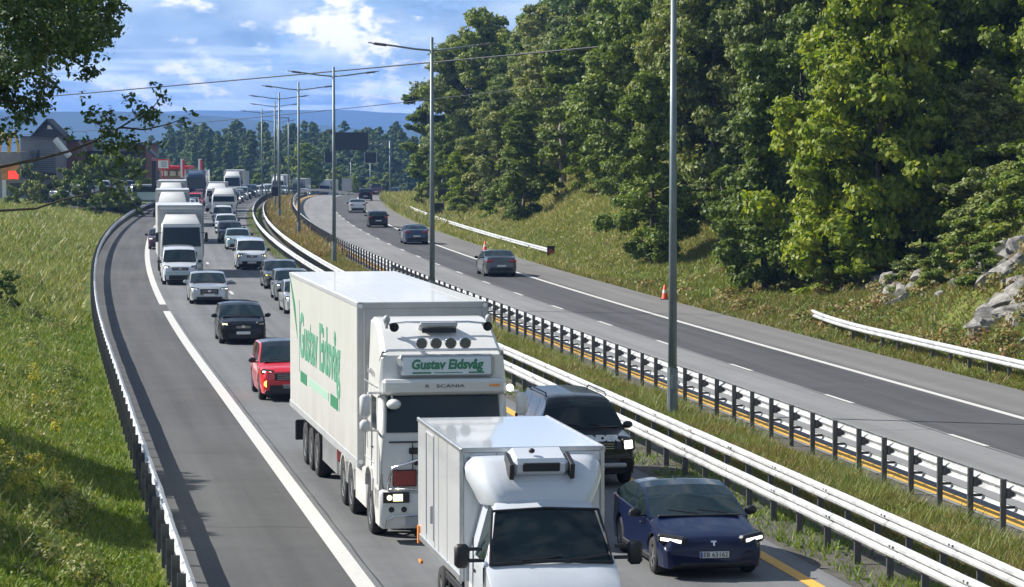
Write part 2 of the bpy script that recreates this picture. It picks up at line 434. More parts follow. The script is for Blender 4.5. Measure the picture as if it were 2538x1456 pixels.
def strip(name, u0, u1, sa, sb, z, m, step=4.0, nu=1, jag=0.0, parent=None, **kw):
    n = max(2, int((sb - sa) / step) + 1); V = []; Fc = []; uvs = []
    for i in range(n):
        s = sa + (sb - sa) * i / (n - 1)
        for k in range(nu + 1):
            u = u0 + (u1 - u0) * k / nu
            if jag and k in (0, nu): u += random.uniform(-jag, jag)
            V.append(P(u, s, z)); uvs.append((u, s))
    for i in range(n - 1):
        for k in range(nu):
            a = i * (nu + 1) + k; Fc.append((a, a + 1, a + nu + 2, a + nu + 1))
    o = raw(name, V, Fc, m, parent, **kw); uvl = o.data.uv_layers.new(name='UVMap')
    for l in o.data.loops: uvl.data[l.index].uv = uvs[l.vertex_index]
    return o

# terrain sheet in road coordinates
us = sorted(set([-700, -500, -350, -250, -180, -130, -100, -80, -65, -55, -47] + [-40 + i for i in range(0, 37)] + [-3.7, -3.0, 0, 4, 8, 9.4, 10.6, 11.2, 11.8, 12.4, 12.95, 14, 18, 21, 24.6] + [25 + i * 0.8 for i in range(24)] + [46, 50, 55, 60, 66, 72, 80, 90, 105, 125, 150, 200, 280, 400, 550, 700]))
ss = list(np.arange(-60, 30, 6)) + list(np.arange(30, 440, 2.0)) + list(np.arange(440, 700, 8)) + list(np.arange(700, 1300, 30))
V = []; Fc = []; MI = []
for s in ss:
    for u in us:
        p = P(u, s); V.append((p.x, p.y, terrain(u, s)))
nu = len(us)
for i in range(len(ss) - 1):
    for k in range(nu - 1):
        a = i * nu + k; Fc.append((a, a + 1, a + nu + 1, a + nu))
        um = (us[k] + us[k + 1]) / 2; sm = ss[i]
        MI.append(1 if 10 < um < 13.2 else (3 if um > 36 else (2 if um > 24 and sm > 150 and (um > 28 or sm > 250) else 0)))
ground = raw('ground', V, Fc, [grass_ground, verge_ground, dry_ground, forest_floor], smooth=True, mi=MI, kind='structure')
# the plain beyond, out to the foot of the hills
raw('plain', [(-15000, -3000, -8.3), (15000, -3000, -8.3), (15000, 16000, -8.3), (-15000, 16000, -8.3)], [(0, 1, 2, 3)], forest_floor, kind='structure')

E = 0.004
SA, SB = -40, 1000
strip('shoulder', U['rail_l'] - 0.15, U['line_l'] - 0.0, SA, SB, 0, asph_shoulder, kind='structure')
strip('road', 0.0, U['rail_a'] - 0.75, SA, SB, 0.0, asph_lane, nu=2, jag=0, kind='structure')
strip('gravel_strip', U['rail_a'] - 0.75, U['rail_b'] + 0.3, SA, SB, -0.012, gravel_m, kind='structure')
strip('gravel_strip', U['rail_c'] - 0.25, U['yel_r'] - 0.42, SA, SB, -0.012, gravel_m, kind='structure')
strip('road', U['yel_r'] - 0.42, U['dash_r'] + 0.05, SA, SB, 0.0, asph_far_in, kind='structure')
strip('road', U['dash_r'] + 0.05, U['line_r'] + 0.25, SA, SB, 0.0, asph_dark, kind='structure')
strip('shoulder', U['line_r'] + 0.25, U['edge_r'], SA, SB, 0.0, asph_far_sh, step=1.2, jag=0.0, kind='structure')
strip('joint_patch', U['rail_l'] + 0.1, 0.28, 131.0, 135.6, E, asph_patch, kind='structure')
# markings
strip('edge_line', -0.02, 0.30, SA, 130.6, 2 * E, line_white, kind='structure')
strip('edge_line', -0.02, 0.30, 136.0, SB, 2 * E, line_white, kind='structure')
strip('edge_line', U['line_r'] - 0.13, U['line_r'] + 0.12, SA, SB, 2 * E, line_white, kind='structure')
strip('edge_line', U['yel_r'] - 0.30, U['yel_r'] + 0.08, SA, SB, 2 * E, line_yellow, kind='structure')
strip('edge_line', U['yel_l'] - 0.13, U['yel_l'] + 0.13, SA, 118, 2 * E, line_yellow, kind='structure')
for k in range(-3, 60):
    s = 69.5 + 12 * k                      # 3 m marks, 9 m gaps
    if s < 560: strip('lane_mark', U['dash_r'] - 0.08, U['dash_r'] + 0.08, s, s + 3.0, 2 * E, line_white, kind='structure')
    s = 96.5 + 12 * k
    if s < 560: strip('lane_mark', U['div'] - 0.08, U['div'] + 0.08, s, s + 3.0, 2 * E, line_white, kind='structure')

# sealed cracks and joints, narrow dark bands that wander along and across the lanes
crack_m = mat('bitumen_seal', (0.035, 0.035, 0.036), 0.6)
rc_ = random.Random(3)
def crack(us_, ss_, w_):
    V = []; Fc = []
    for i, (u, s) in enumerate(zip(us_, ss_)):
        ww = w_ * rc_.uniform(.5, 1.3); dv = (ww, 0) if abs(ss_[-1] - ss_[0]) > abs(us_[-1] - us_[0]) else (0, ww)
        V += [P(u - dv[0], s - dv[1], 3 * E), P(u + dv[0], s + dv[1], 3 * E)]
    for i in range(len(us_) - 1): Fc.append((2 * i, 2 * i + 1, 2 * i + 3, 2 * i + 2))
    return raw('crack_seal', V, Fc, crack_m, kind='structure')
def wander(a, b, n, amp):
    v = 0; out = []
    for i in range(n): v += rc_.gauss(0, amp); out.append(a + (b - a) * i / (n - 1) + v)
    return out
for (uc, sa_, sb_) in ((0.42, 44, 128), (3.7, 60, 180), (17.95, 60, 230), (21.75, 60, 200)):
    n = int((sb_ - sa_) / 1.5); crack([uc + rc_.uniform(-.012, .012) for _ in range(n)], [sa_ + (sb_ - sa_) * i / (n - 1) for i in range(n)], .012)
for (ua, ub, s_) in ((-2.7, -.1, 71), (.5, 4.9, 76.4), (-2.6, 1.5, 92), (.6, 3.6, 118), (-2.8, -.1, 57.5), (4.2, 7.4, 103), (.3, 2.8, 62.0), (14.5, 18, 74), (18.1, 21.2, 96), (21.6, 24.2, 112), (14.6, 21.0, 131)):
    n = 22; crack([ua + (ub - ua) * i / (n - 1) for i in range(n)], wander(s_, s_ + rc_.uniform(-.6, .6), n, .05), .012)

# ================================================================== guardrails
WPROF = [(-0.00, 0.75), (0.025, 0.735), (0.075, 0.70), (0.080, 0.655), (0.03, 0.625), (0.0, 0.60), (0.03, 0.575), (0.080, 0.545), (0.075, 0.50), (0.025, 0.465), (0.0, 0.445)]
def beam(parent, u, side, sa, sb, seg=4.0, prof=WPROF, lift=0.0, name='beam', flare=None, m=None):
    k = 0; s = sa; rj = random.Random(int(u * 100)); jit = {0: 0.0}
    while s < sb - 0.1:
        e = min(s + seg, sb); n = 2 if s > 250 else 3; V = []; Fc = []
        for i in range(n):
            t = s - (0.10 if i == 0 else 0) + (e - s + (0.10 if i == 0 else 0)) * i / (n - 1)
            uu = u + (flare(t) if flare else 0) + jit.setdefault(k + (1 if i == n - 1 else 0), rj.uniform(-.012, .012)) * (1 if i in (0, n - 1) else .5)
            for th in (0.0, 0.006):
                for (o_, z) in prof: V.append(P(uu + side * (o_ - th + (0.010 if i == 0 else 0)), t, z + lift))
        q = len(prof)
        for i in range(n - 1):
            a = i * 2 * q; b = a + 2 * q
            for j in range(q - 1):
                Fc.append((a + j, a + j + 1, b + j + 1, b + j)); Fc.append((a + q + j, b + q + j, b + q + j + 1, a + q + j + 1))
            Fc.append((a, b, b + q, a + q)); Fc.append((a + q - 1, a + 2 * q - 1, b + 2 * q - 1, b + q - 1))
        raw(name, V, Fc, m or M['galv'], parent, smooth=False); s = e; k += 1
def posts(parent, u, sa, sb, h, size=(0.10, 0.055), gap=2.0, m=None, ground=None, z0=-0.15):
    g = G(); g.box((0, 0, (h + z0) / 2), (size[0], 0.008, h - z0)); g.box((-size[0] / 2 + .004, size[1] / 2, (h + z0) / 2), (0.008, size[1], h - z0))
    g.box((size[0] / 2 - .004, size[1] / 2, (h + z0) / 2), (0.008, size[1], h - z0))
    first = None; s = sa
    while s <= sb:
        if first is None: first = g.make('post', m or M['postdark'], parent); o = first
        else: o = first.copy(); COL.objects.link(o)
        p = P(u, s); hd = heading(s); o.location = p; o.rotation_euler = (0, 0, math.atan2(-hd.x, hd.y)); s += gap
r_l = empty('guardrail', P(U['rail_l'], 60), label='grey steel guardrail on dark posts between the left shoulder and the grass bank', cat='guardrail')
r_l.location = (0, 0, 0)
beam(r_l, U['rail_l'] - 0.02, 1, 30, 420); posts(r_l, U['rail_l'] - 0.13, 30.5, 420, 0.74, (0.14, 0.07), 2.0)
r_a = empty('guardrail', label='bright double-wave guardrail nearest the queued lanes, along the left edge of the grass median', cat='guardrail')
beam(r_a, U['rail_a'] - 0.0, -1, 32, 420); posts(r_a, U['rail_a'] + 0.12, 32.7, 420, 0.70, (0.12, 0.06), 2.0)
r_b = empty('guardrail', label='second bright double-wave guardrail, one metre behind the one beside the queued lanes', cat='guardrail')
beam(r_b, U['rail_b'] + 0.0, -1, 32, 330); posts(r_b, U['rail_b'] + 0.12, 33.0, 330, 0.70, (0.12, 0.06), 2.0)
def bolts(parent, u, side, sa, n, z=0.60):
    g = G(); g.box((0, 0, 0), (0.02, 0.045, 0.045), 0.008); first = g.make('bolt', M['postdark'], parent)
    g2 = 0
    for i in range(n):
        for dy in (-.09, .09):
            if i == 0 and dy < 0: o = first
            else: o = first.copy(); COL.objects.link(o)
            s = sa + 4 * i; p = P(u + side * .086, s + dy, z); hd = heading(s); o.location = p; o.rotation_euler = (0, 0, math.atan2(-hd.x, hd.y))
bolts(r_a, U['rail_a'], -1, 36, 18, .685); bolts(r_b, U['rail_b'], -1, 36, 18, .685)
# median barrier seen from behind: tall posts, upper wave beam, low under-rail, spacer blocks
r_c = empty('guardrail', label='tall-posted guardrail seen from behind beside the yellow line of the free-flowing carriageway', cat='guardrail')
PR = [(0.0, 1.0), (0.02, 0.99), (0.085, 0.96), (0.085, 0.90), (0.02, 0.86), (0.0, 0.83), (0.02, 0.80), (0.085, 0.76), (0.085, 0.70), (0.02, 0.67), (0.0, 0.66)]
beam(r_c, U['rail_c'] + 0.12, 1, 40, 620, prof=PR)
LP = [(0.0, 0.50), (0.03, 0.495), (0.05, 0.46), (0.05, 0.42), (0.03, 0.385), (0.0, 0.38)]
beam(r_c, U['rail_c'] + 0.20, 1, 40, 420, prof=LP, name='under_rail')
posts(r_c, U['rail_c'], 40.4, 440, 1.02, (0.11, 0.07), 2.0, m=M['postdark'], z0=-0.2)
g = G(); g.box((0.14, 0, 0.74), (0.16, 0.07, 0.2))
first = g.make('spacer', M['postdark'], r_c)
for i in range(60):
    o = first if i == 0 else first.copy()
    if i: COL.objects.link(o)
    s = 40.4 + 2 * i; p = P(U['rail_c'], s); hd = heading(s); o.location = p; o.rotation_euler = (0, 0, math.atan2(-hd.x, hd.y))
g = G(); g.cyl((0.05, 0.03, 0.46), (0.24, 0.03, 0.46), 0.03, 8); first = g.make('bracket', M['postdark'], r_c)
for i in range(60):
    o = first if i == 0 else first.copy()
    if i: COL.objects.link(o)
    s = 40.4 + 2 * i; p = P(U['rail_c'], s); hd = heading(s); o.location = p; o.rotation_euler = (0, 0, math.atan2(-hd.x, hd.y))
# right-hand rails
r_d = empty('guardrail', label='white-looking guardrail with a flared end on the right verge below the rock slope', cat='guardrail')
fl = lambda t: .55 * max(0, (t - 103) / 10) ** 2
beam(r_d, U['edge_r'] + 0.75, -1, 40, 115, flare=fl); posts(r_d, U['edge_r'] + 0.89, 40.6, 107, 0.68, (0.12, 0.06), 2.0)
r_e = empty('guardrail', label='long pale guardrail on the right verge near the two black square signs', cat='guardrail')
s_e = s_at_px(1018, U['edge_r'] + 1.5); beam(r_e, U['edge_r'] + 1.5, -1, 184, s_e); posts(r_e, U['edge_r'] + 1.62, 184.5, s_e, 0.68, (0.12, 0.06), 2.0)
g = G(); g.box((0, 0, 0.45), (0.5, 0.08, 1.0), 0.02); bd = g.make('end_marker', M['black'], r_e, label='black end marker with red stripe'); bd.location = P(U['edge_r'] + 1.5, 183.6)
g = G(); g.box((0, 0, 0), (0.3, 0.01, 0.3), 0.0, (0, R(45), 0)); bq = g.make('stripe', M['tail'], bd); bq.location = (0, -0.05, 0.55)

# ================================================================== street lamps
def street_lamp():
    r = empty('street_lamp')
    g = G(); g.cyl((0, 0, -.2), (0, 0, 12.35), 0.135, 14, 0.075); g.make('pole', M['polem'], r, True)
    g = G(); g.cyl((0, 0, -.2), (0, 0, 1.3), 0.16, 14, 0.155); g.box((0, -.165, 0.9), (0.12, 0.03, 0.4), .01); g.make('base_sleeve', M['polem'], r)
    for sx in (-1, 1):
        g = G(); g.tube([(0, 0, 11.75), (sx * .8, 0, 11.82), (sx * 1.9, 0, 11.98), (sx * 2.1, 0, 12.0)], 0.045, 7); arm = g.make('arm', M['polem'], r, True)
        g = G(); g.box((sx * 2.35, 0, 12.02), (0.62, 0.26, 0.12), 0.04, (0, -sx * R(7), 0)); g.box((sx * 2.72, 0, 12.075), (0.35, 0.12, 0.05), 0.01, (0, -sx * R(7), 0)); g.make('lamp_head', M['postdark'], arm)
    return r
lamps = [(1668, 81), (1071, 132), (828, 184), (741, 231), (693, 279), (682, 338), (650, 398), (689, 467)]
LL = ['tall lamp post rising out of the top of the picture, nearest of the median lamps', 'twin-arm street lamp on the median whose foot is hidden by the big white trailer',
      'twin-arm street lamp on the median just left of the large black message sign', 'twin-arm street lamp on the median, fourth from the nearest, beside the yellow line bend',
      'twin-arm street lamp on the median just right of the small black sign', 'distant twin-arm street lamp overlapping the fifth lamp', 'far street lamp behind the queue, against the wood',
      'farthest street lamp, arms level with the blue hills']
l0 = street_lamp()
for i, (px, Y) in enumerate(lamps):
    o = l0 if i == 0 else copy_tree(l0)
    x = px_to_xy(px, Y); u, s = inv(x, Y)
    if i >= 5: u = 11.9 if i != 6 else 12; pp = P(u, Y); x, Yy = (x, Y)
    o.location = (x, Y, zr(s) + 0.0); hd = heading(s); o.rotation_euler = (0, 0, math.atan2(-hd.x, hd.y)); props(o, LL[i], 'street lamp', 'street lamps along the median')

# ================================================================== signs on the road
def sign_at(px, Y, w_, h_, zc, ground_z, label, double=False):
    r = empty('matrix_sign', (px_to_xy(px, Y), Y, ground_z), label=label, cat='sign', group=None)
    g = G(); g.box((0, 0, zc - ground_z), (w_, 0.22, h_), 0.03); g.make('housing', M['black'], r)
    g = G(); g.box((0, -0.125, zc - ground_z), (w_ * .82, 0.012, h_ * .82)); g.make('display', M['signblack'], r)
    g = G(); g.cyl((0, .15, 0), (0, .15, zc - ground_z), 0.06, 10); g.make('post', M['polem'], r, True)
    return r
sign_at(1098, 289, 1.0, 1.05, 2.45, 0.6, 'square black sign on a thin post above the right verge guardrail')
sign_at(1088, 283, 1.0, 1.5, 0.95, 0.2, 'lower black box-like sign standing directly under the square one on the verge')
sign_at(682, 327, 0.75, 1.1, 2.1, 0.0, 'small black sign on a post in the median beside the far lamps')
YG = 515.0; gz = zr(515)
gan = empty('sign_gantry', (px_to_xy(895, YG), YG, gz), label='sign gantry over the far carriageway carrying three black message signs', cat='gantry')
def gx(px): return px_to_xy(px, YG) - px_to_xy(895, YG)
g = G(); g.cyl((gx(826), 0, 0), (gx(826), 0, 10.6), 0.16, 10); g.make('post', M['polem'], gan, True)
g = G(); g.cyl((gx(967), 0, 0), (gx(967), 0, 9.6), 0.16, 10); g.make('post', M['polem'], gan, True)
g = G()
for zz in (8.9, 9.6):
    g.box((gx(896), .5, zz), (gx(967) - gx(826), 0.16, 0.16))
for k in range(11):
    xa = gx(826) + (gx(967) - gx(826)) * k / 11; xb = gx(826) + (gx(967) - gx(826)) * (k + 1) / 11
    g.tube([(xa, .5, 8.9 if k % 2 else 9.6), (xb, .5, 9.6 if k % 2 else 8.9)], 0.05, 4)
g.make('truss', M['polem'], gan)
for (pa, pb, ya, yb, nm) in ((831, 913, 328, 372, 'wide'), (806, 833, 377, 404, 'left'), (905, 933, 378, 404, 'right')):
    za = CAM_H + (353 - ya) * YG / 7200 - gz; zb = CAM_H + (353 - yb) * YG / 7200 - gz
    W_ = (pb - pa) * YG / 7200; cx = gx((pa + pb) / 2)
    g = G(); g.box((cx, 0, (za + zb) / 2), (W_, 0.5, za - zb), 0.05); bd = g.make('message_sign', M['black'], gan)
    g = G(); g.box((cx, -0.262, (za + zb) / 2), (W_ * .9, 0.02, (za - zb) * .86)); g.make('display', M['signblack'], bd)
    if nm != 'wide':
        g = G()
        for q in (-1, 1):
            g.box((cx + q * W_ * .52, -.02, (za + zb) / 2), (.09, .5, (za - zb) * 1.05))
        g.box((cx, -.02, zb - .05), (W_ * 1.1, .5, .09)); g.make('frame', M['greyframe'], bd)
    g = G(); g.box((cx, .4, (za + 8.9) / 2 if nm != 'wide' else 8.6), (.12, .12, abs(8.9 - za) + .4)); g.make('hanger', M['polem'], gan)

# ================================================================== traffic cones
def cone(px, Y, label):
    x = px_to_xy(px, Y); u, s = inv(x, Y)
    r = empty('traffic_cone', (x, Y, 0.0), label=label, cat='traffic cone', group='traffic cones on the right shoulder')
    g = G(); g.box((0, 0, 0.02), (0.42, 0.42, 0.035), 0.01); g.make('base', M['black'], r)
    g = G(); g.lathe([(0.17, 0.04), (0.155, 0.08), (0.035, 0.72), (0.0, 0.73)], (0, 0, 0), (0, 0, 1), 16); g.make('cone_body', M['orange'], r, True)
    g = G(); g.lathe([(0.112, 0.32), (0.086, 0.46)], (0, 0, 0), (0, 0, 1), 16); g.make('reflective_band', M['plate'], r, True)
cone(1648, 140.5, 'orange traffic cone on the right shoulder just left of the tall lamp post')
cone(1202, 203, 'orange traffic cone on the right shoulder behind the dark grey car driving away')
# ================================================================== vehicles
def wheel_parts(parent, x, y, r=0.33, wd=0.22, dual=False, rim='rim', small=False):
    sg = 1 if x > 0 else -1
    g = G(); pr = [(r * .62, -wd / 2), (r * .93, -wd / 2), (r, -wd / 2 + .035), (r, wd / 2 - .035), (r * .93, wd / 2), (r * .62, wd / 2)]
    g.lathe(pr, (0, 0, 0), (1, 0, 0), 14 if small else 22); w_ = g.make('wheel', M['tyre'], parent, True); w_.location = (x - sg * wd / 2, y, r)
    g = G(); ri = r * .64
    if small: g.cyl((sg * wd * .38, 0, 0), (sg * wd * .42, 0, 0), ri, 12)
    else:
        g.lathe([(ri, wd * .5 * sg), (ri * .93, wd * .47 * sg), (ri * .93, wd * .2 * sg)], (0, 0, 0), (1, 0, 0), 22)
        g.cyl((sg * wd * .28, 0, 0), (sg * wd * .46, 0, 0), ri * .24, 10)
        for k in range(5):
            a = k * 2 * math.pi / 5
            for da in (-.13, .13):
                g.box((sg * wd * .36, math.cos(a + da) * ri * .55, math.sin(a + da) * ri * .55), (wd * .13, ri * .85, ri * .12), 0, (a + da, 0, 0))
    g.make('rim', M[rim], w_); return w_

def interp(tab, y):
    ys = [p[0] for p in tab][::-1]; zs = [p[1] for p in tab][::-1]; return float(np.interp(y, ys, zs))

def car(name, L, W, top, belt, cowl, rf, rr, rg, pillars, r=0.33, clear=0.20, side=None, plan=None, tumble=0.30, col='grey', glass_roof=False,
        lamps=None, grille=None, intake=None, tails=None, plate=True, trim=None, rails=False, simple=False, mirror='black', badge=False, rim='rim', lamp_l='lamp', lamp_r='lamp', roofcol=None):
    """loft of cross-sections; returns the thing (an Empty with parts) or, when simple, one joined mesh"""
    hl = L / 2; yf, yr = hl - L * .185, -hl + L * .205
    plan = plan or [(hl, .80), (hl - .06, .89), (hl - .18, .95), (hl - .45, .985), (hl - .9, 1.0), (-hl + .7, 1.0), (-hl + .2, .96), (-hl + .05, .9), (-hl, .84)]
    Y = set([p[0] for p in top] + [cowl, rf, rr, rg] + [p[0] for p in plan])
    for a, b in pillars: Y |= {a, b}
    ra = r + .06
    for wy in (yf, yr):
        for k in range(-6, 7): Y.add(wy + ra * math.sin(k * math.pi / 12))
    if not simple:
        for k in range(1, 24): Y.add(hl - L * k / 24)
    Ys = sorted(Y, reverse=True); Q = [Ys[0]]
    for y in Ys[1:]:
        if Q[-1] - y > 0.012: Q.append(y)
    Ys = Q; zmax = max(p[1] for p in top); V = []; rows = len(Ys)
    cab_y0, cab_y1 = cowl, rg
    for y in Ys:
        zt = interp(top, y); w_ = W / 2 * interp(plan, y); zb = interp(belt, y) if isinstance(belt, list) else belt
        zl = clear
        for wy in (yf, yr):
            d = abs(y - wy)
            if d < ra: zl = max(zl, r + math.sqrt(max(0, ra * ra - d * d)))
        zl = min(zl, zt - .1)
        if y > hl - .03 or y < -hl + .03: zl = max(zl, clear + .06)
        sh = min(zb, zt - .035)
        mid = min(max(.52, zl + .02), sh - .02) if sh > .5 else sh - .05
        if zt > sh + .05 and cab_y1 <= y <= cab_y0 + .001:
            k = (zt - sh) / (zmax - sh + 1e-6); tw = w_ * (1 - tumble * .55 * max(0, (zt - sh) / .55))
            pts = [(w_ * .965, zl), (w_, mid), (w_ * .975, sh), (w_ * .955, sh + .018), (tw + (w_ * .955 - tw) * .10, sh + (zt - sh) * .90 - .0), (tw * .95, zt - .025 * k), (tw * .62, zt + .012 * k), (0, zt + .028 * k)]
        else:
            pts = [(w_ * .965, zl), (w_, mid), (w_ * .975, sh), (w_ * .955, sh + .006), (w_ * .90, zt - .018), (w_ * .83, zt - .006), (w_ * .5, zt + .014), (0, zt + .022)]
        for sx in (1, -1):
            for (x, z) in pts: V.append((sx * x, y, z))
    n = 8; F_ = {'body': [], 'windshield': [], 'rear_window': [], 'side_window': [], 'roof': []}
    def inpil(a, b):
        m_ = (a + b) / 2; return any(p1 <= m_ <= p0 for p0, p1 in pillars)
    for i in range(rows - 1):
        m_ = (Ys[i] + Ys[i + 1]) / 2
        for sd in (0, 1):
            for j in range(n - 1):
                a = i * 16 + sd * 8 + j; b = a + 16; q = (a, a + 1, b + 1, b) if sd == 0 else (a, b, b + 1, a + 1)
                k = 'body'
                if j in (5, 6) and rf < m_ < cowl: k = 'windshield'
                elif j in (5, 6) and rg < m_ < rr: k = 'rear_window'
                elif j == 3 and rg + .10 < m_ < cowl - .28 and not inpil(Ys[i], Ys[i + 1]): k = 'side_window'
                elif j in (5, 6) and rr < m_ < rf and glass_roof: k = 'roof'
                F_[k].append(q)
    cap = lambda i, fl: [tuple(([i * 16 + j for j in range(8)] + [i * 16 + 8 + j for j in range(6, -1, -1)])[::1 if fl else -1])]
    F_['body'] += cap(0, True) + cap(rows - 1, False)
    # weld the centre line
    rm = {}
    for i in range(rows): rm[i * 16 + 15] = i * 16 + 7
    for k in F_: F_[k] = [tuple(rm.get(v, v) for v in f) for f in F_[k]]
    pieces = []                                       # name, G, material, parent name, smooth
    def sub(fs):
        ids = sorted({v for f in fs for v in f}); mp = {v: i for i, v in enumerate(ids)}
        g = G(); g.v = [V[v] for v in ids]; g.f = [tuple(mp[v] for v in f) for f in fs]; return g
    pieces.append(('body', sub(F_['body']), CARCOL[col], 1))
    for k, mname in (('windshield', 'glass'), ('rear_window', 'glass'), ('roof', 'glass')):
        if F_[k]: pieces.append((k, sub(F_[k]), CARCOL[roofcol] if (roofcol and k == 'roof') else M[mname], 1))
    fs = F_['side_window']
    for sd in (0, 1):
        run = []; last = None
        for f in sorted([f for f in fs if (V[f[0]][0] > 0) == (sd == 0)], key=lambda f: f[0]):
            i = f[0] // 16
            if last is not None and i != last + 1: pieces.append(('side_window', sub(run), M['glass'], 1)); run = []
            run.append(f); last = i
        if run: pieces.append(('side_window', sub(run), M['glass'], 1))
    g = G(); g.box((0, 0, (clear + .5) / 2 + .02), (W * .86, L * .93, .5 - clear + .1), .03)
    for wy in (yf, yr): g.box((0, wy, .5), (W * .80, ra * 2.1, .5))
    pieces.append(('underbody', g, M['black'], 0))
    zc = interp(top, cowl)
    # black cowl band and wipers
    g = G(); wx = W * .40; g.box((0, cowl + .03, zc + .02), (W * .80, .10, .03), .01)
    if not simple:
        for x_ in (-.28, .25): g.tube([(x_ - .25, cowl + .02, zc + .05), (x_ + .28, cowl - .10, zc + .11)], .012, 4)
    pieces.append(('wiper_panel', g, M['black'], 0))
    for (bx) in lamps or []:                          # (x, y, z, sx, sy, sz, yaw)
        x_, y_, z_, sx, sy, sz, yaw = bx
        for sg in (1, -1):
            g = G(); g.box((sg * x_, y_, z_), (sx, sy, sz), min(sx, sy, sz) * .35, (0, sg * R(-6), sg * yaw))
            pieces.append(('headlight', g, M[lamp_r if sg > 0 else lamp_l], 0))
            if not simple:
                g2 = G(); g2.box((sg * x_, y_ - .01, z_), (sx + .05, sy, sz + .04), min(sx, sy, sz) * .3, (0, sg * R(-6), sg * yaw)); pieces.append(('headlight_housing', g2, M['black'], 0))
    if grille:
        z_, w2, h2, y_ = grille; g = G()
        g.box((0, y_, z_), (w2, .08, h2), min(.06, h2 * .4)); pieces.append(('grille', g, M['black'], 0))
        if not simple:
            g = G()
            for k in range(3): g.box((0, y_ + .045, z_ - h2 * .3 + k * h2 * .3), (w2 * .86, .012, .012))
            g.box((0, y_ + .05, z_ + h2 * .12), (.13, .015, .10), .004); pieces.append(('grille_trim', g, M['chrome'], 0))
    if intake:
        z_, w2, h2, y_ = intake; g = G(); g.box((0, y_, z_), (w2, .08, h2), min(.05, h2 * .35)); pieces.append(('air_intake', g, M['black'], 0))
    for sg in (1, -1):
        g = G(); mz = interp(belt, cowl - .35) if isinstance(belt, list) else belt; my = cowl - .42
        g.ell((sg * (W / 2 + .13), my, mz + .10), (.12, .075, .085), 10, 6); g.box((sg * (W / 2 + .02), my, mz + .04), (.16, .05, .035))
        pieces.append(('mirror', g, M['black'] if mirror == 'black' else CARCOL[col], 1))
    for t_ in tails or []:
        x_, y_, z_, sx, sy, sz = t_
        for sg in (1, -1):
            g = G(); g.box((sg * x_, y_, z_), (sx, sy, sz), .02); pieces.append(('tail_light', g, M['tail'], 0))
    g = G(); g.box((0, -hl - .005, .42), (W * .7, .03, .22), .01); pieces.append(('rear_bumper', g, M['black'], 0))
    if trim:                                           # lower front bumper trim
        g = G(); z_, h2, y_ = trim; g.box((0, y_, z_), (W * .86, .10, h2), .03); pieces.append(('bumper_trim', g, M['black'], 0))
    if rails:
        for sg in (1, -1):
            g = G(); g.tube([(sg * W * .34, rf - .25, zmax - .02), (sg * W * .34, rf - .4, zmax + .05), (sg * W * .34, rr + .4, zmax + .05), (sg * W * .34, rr + .2, zmax - .02)], .018, 5)
            pieces.append(('roof_rail', g, M['black'], 0))
    if simple:
        g = G(); mats = []; mi = []; sm = []
        for nm, gg, m_, s_ in pieces:
            if m_ not in mats: mats.append(m_)
            g.add(gg.v, gg.f); mi += [mats.index(m_)] * len(gg.f)
        for sx in (1, -1):
            for wy in (yf, yr):
                if M['tyre'] not in mats: mats.append(M['tyre'])
                q = len(g.f); g.lathe([(0, sx * .0), (r, sx * .0), (r, -sx * .2)], (sx * (W / 2 - .02), wy, r), (1, 0, 0), 10); mi += [mats.index(M['tyre'])] * (len(g.f) - q)
        return raw(name, g.v, g.f, mats, None, False, mi)
    root = empty(name)
    for nm, gg, m_, s_ in pieces:
        o = gg.make(nm, m_, root, False)
        if s_: auto_smooth(o, 28)
        if nm == 'headlight_housing': o.name = 'headlight_surround'
    for sx in (1, -1):
        for wy in (yf, yr): wheel_parts(root, sx * (W / 2 - .015), wy, r, rim=rim)
    if plate:
        g = G(); g.box((0, hl + .03, .44), (.52, .02, .11), .004); pl = g.make('number_plate', M['plate'], root)
        g = G(); g.box((0, -hl - .03, .62), (.52, .02, .11), .004); g.make('number_plate', M['plate'], root)
    return root

SP = {}
SP['fastback'] = dict(L=4.70, W=1.86, top=[(2.35, .52), (2.32, .62), (2.24, .70), (2.05, .765), (1.7, .84), (1.12, .955), (.55, 1.21), (.08, 1.385), (-.35, 1.44), (-.8, 1.43), (-1.25, 1.33), (-1.85, 1.11), (-2.2, 1.06), (-2.3, .9), (-2.35, .5)],
    belt=[(2.35, .5), (1.9, .70), (1.1, .88), (-.5, .95), (-2.1, 1.0), (-2.35, .6)], cowl=1.12, rf=.08, rr=-.9, rg=-1.9, pillars=[(-.28, -.36)], glass_roof=True, tumble=.36,
    lamps=[(.71, 2.17, .685, .46, .16, .13, -.50)], intake=(.27, 1.2, .07, 2.33), tails=[(.66, -2.27, .92, .4, .12, .12)])
SP['sedan'] = dict(L=4.80, W=1.84, top=[(2.40, .60), (2.36, .72), (2.2, .80), (1.2, .96), (.30, 1.38), (-.2, 1.45), (-.8, 1.43), (-1.5, 1.14), (-2.2, 1.08), (-2.36, .9), (-2.4, .5)],
    belt=[(2.4, .58), (1.9, .80), (1.1, .90), (-1.5, .98), (-2.4, .8)], cowl=1.2, rf=.30, rr=-.85, rg=-1.55, pillars=[(-.28, -.38)],
    lamps=[(.68, 2.24, .72, .38, .14, .11, -.4)], grille=(.60, .85, .26, 2.38), intake=(.30, 1.2, .13, 2.40), tails=[(.66, -2.33, .88, .38, .12, .13)])
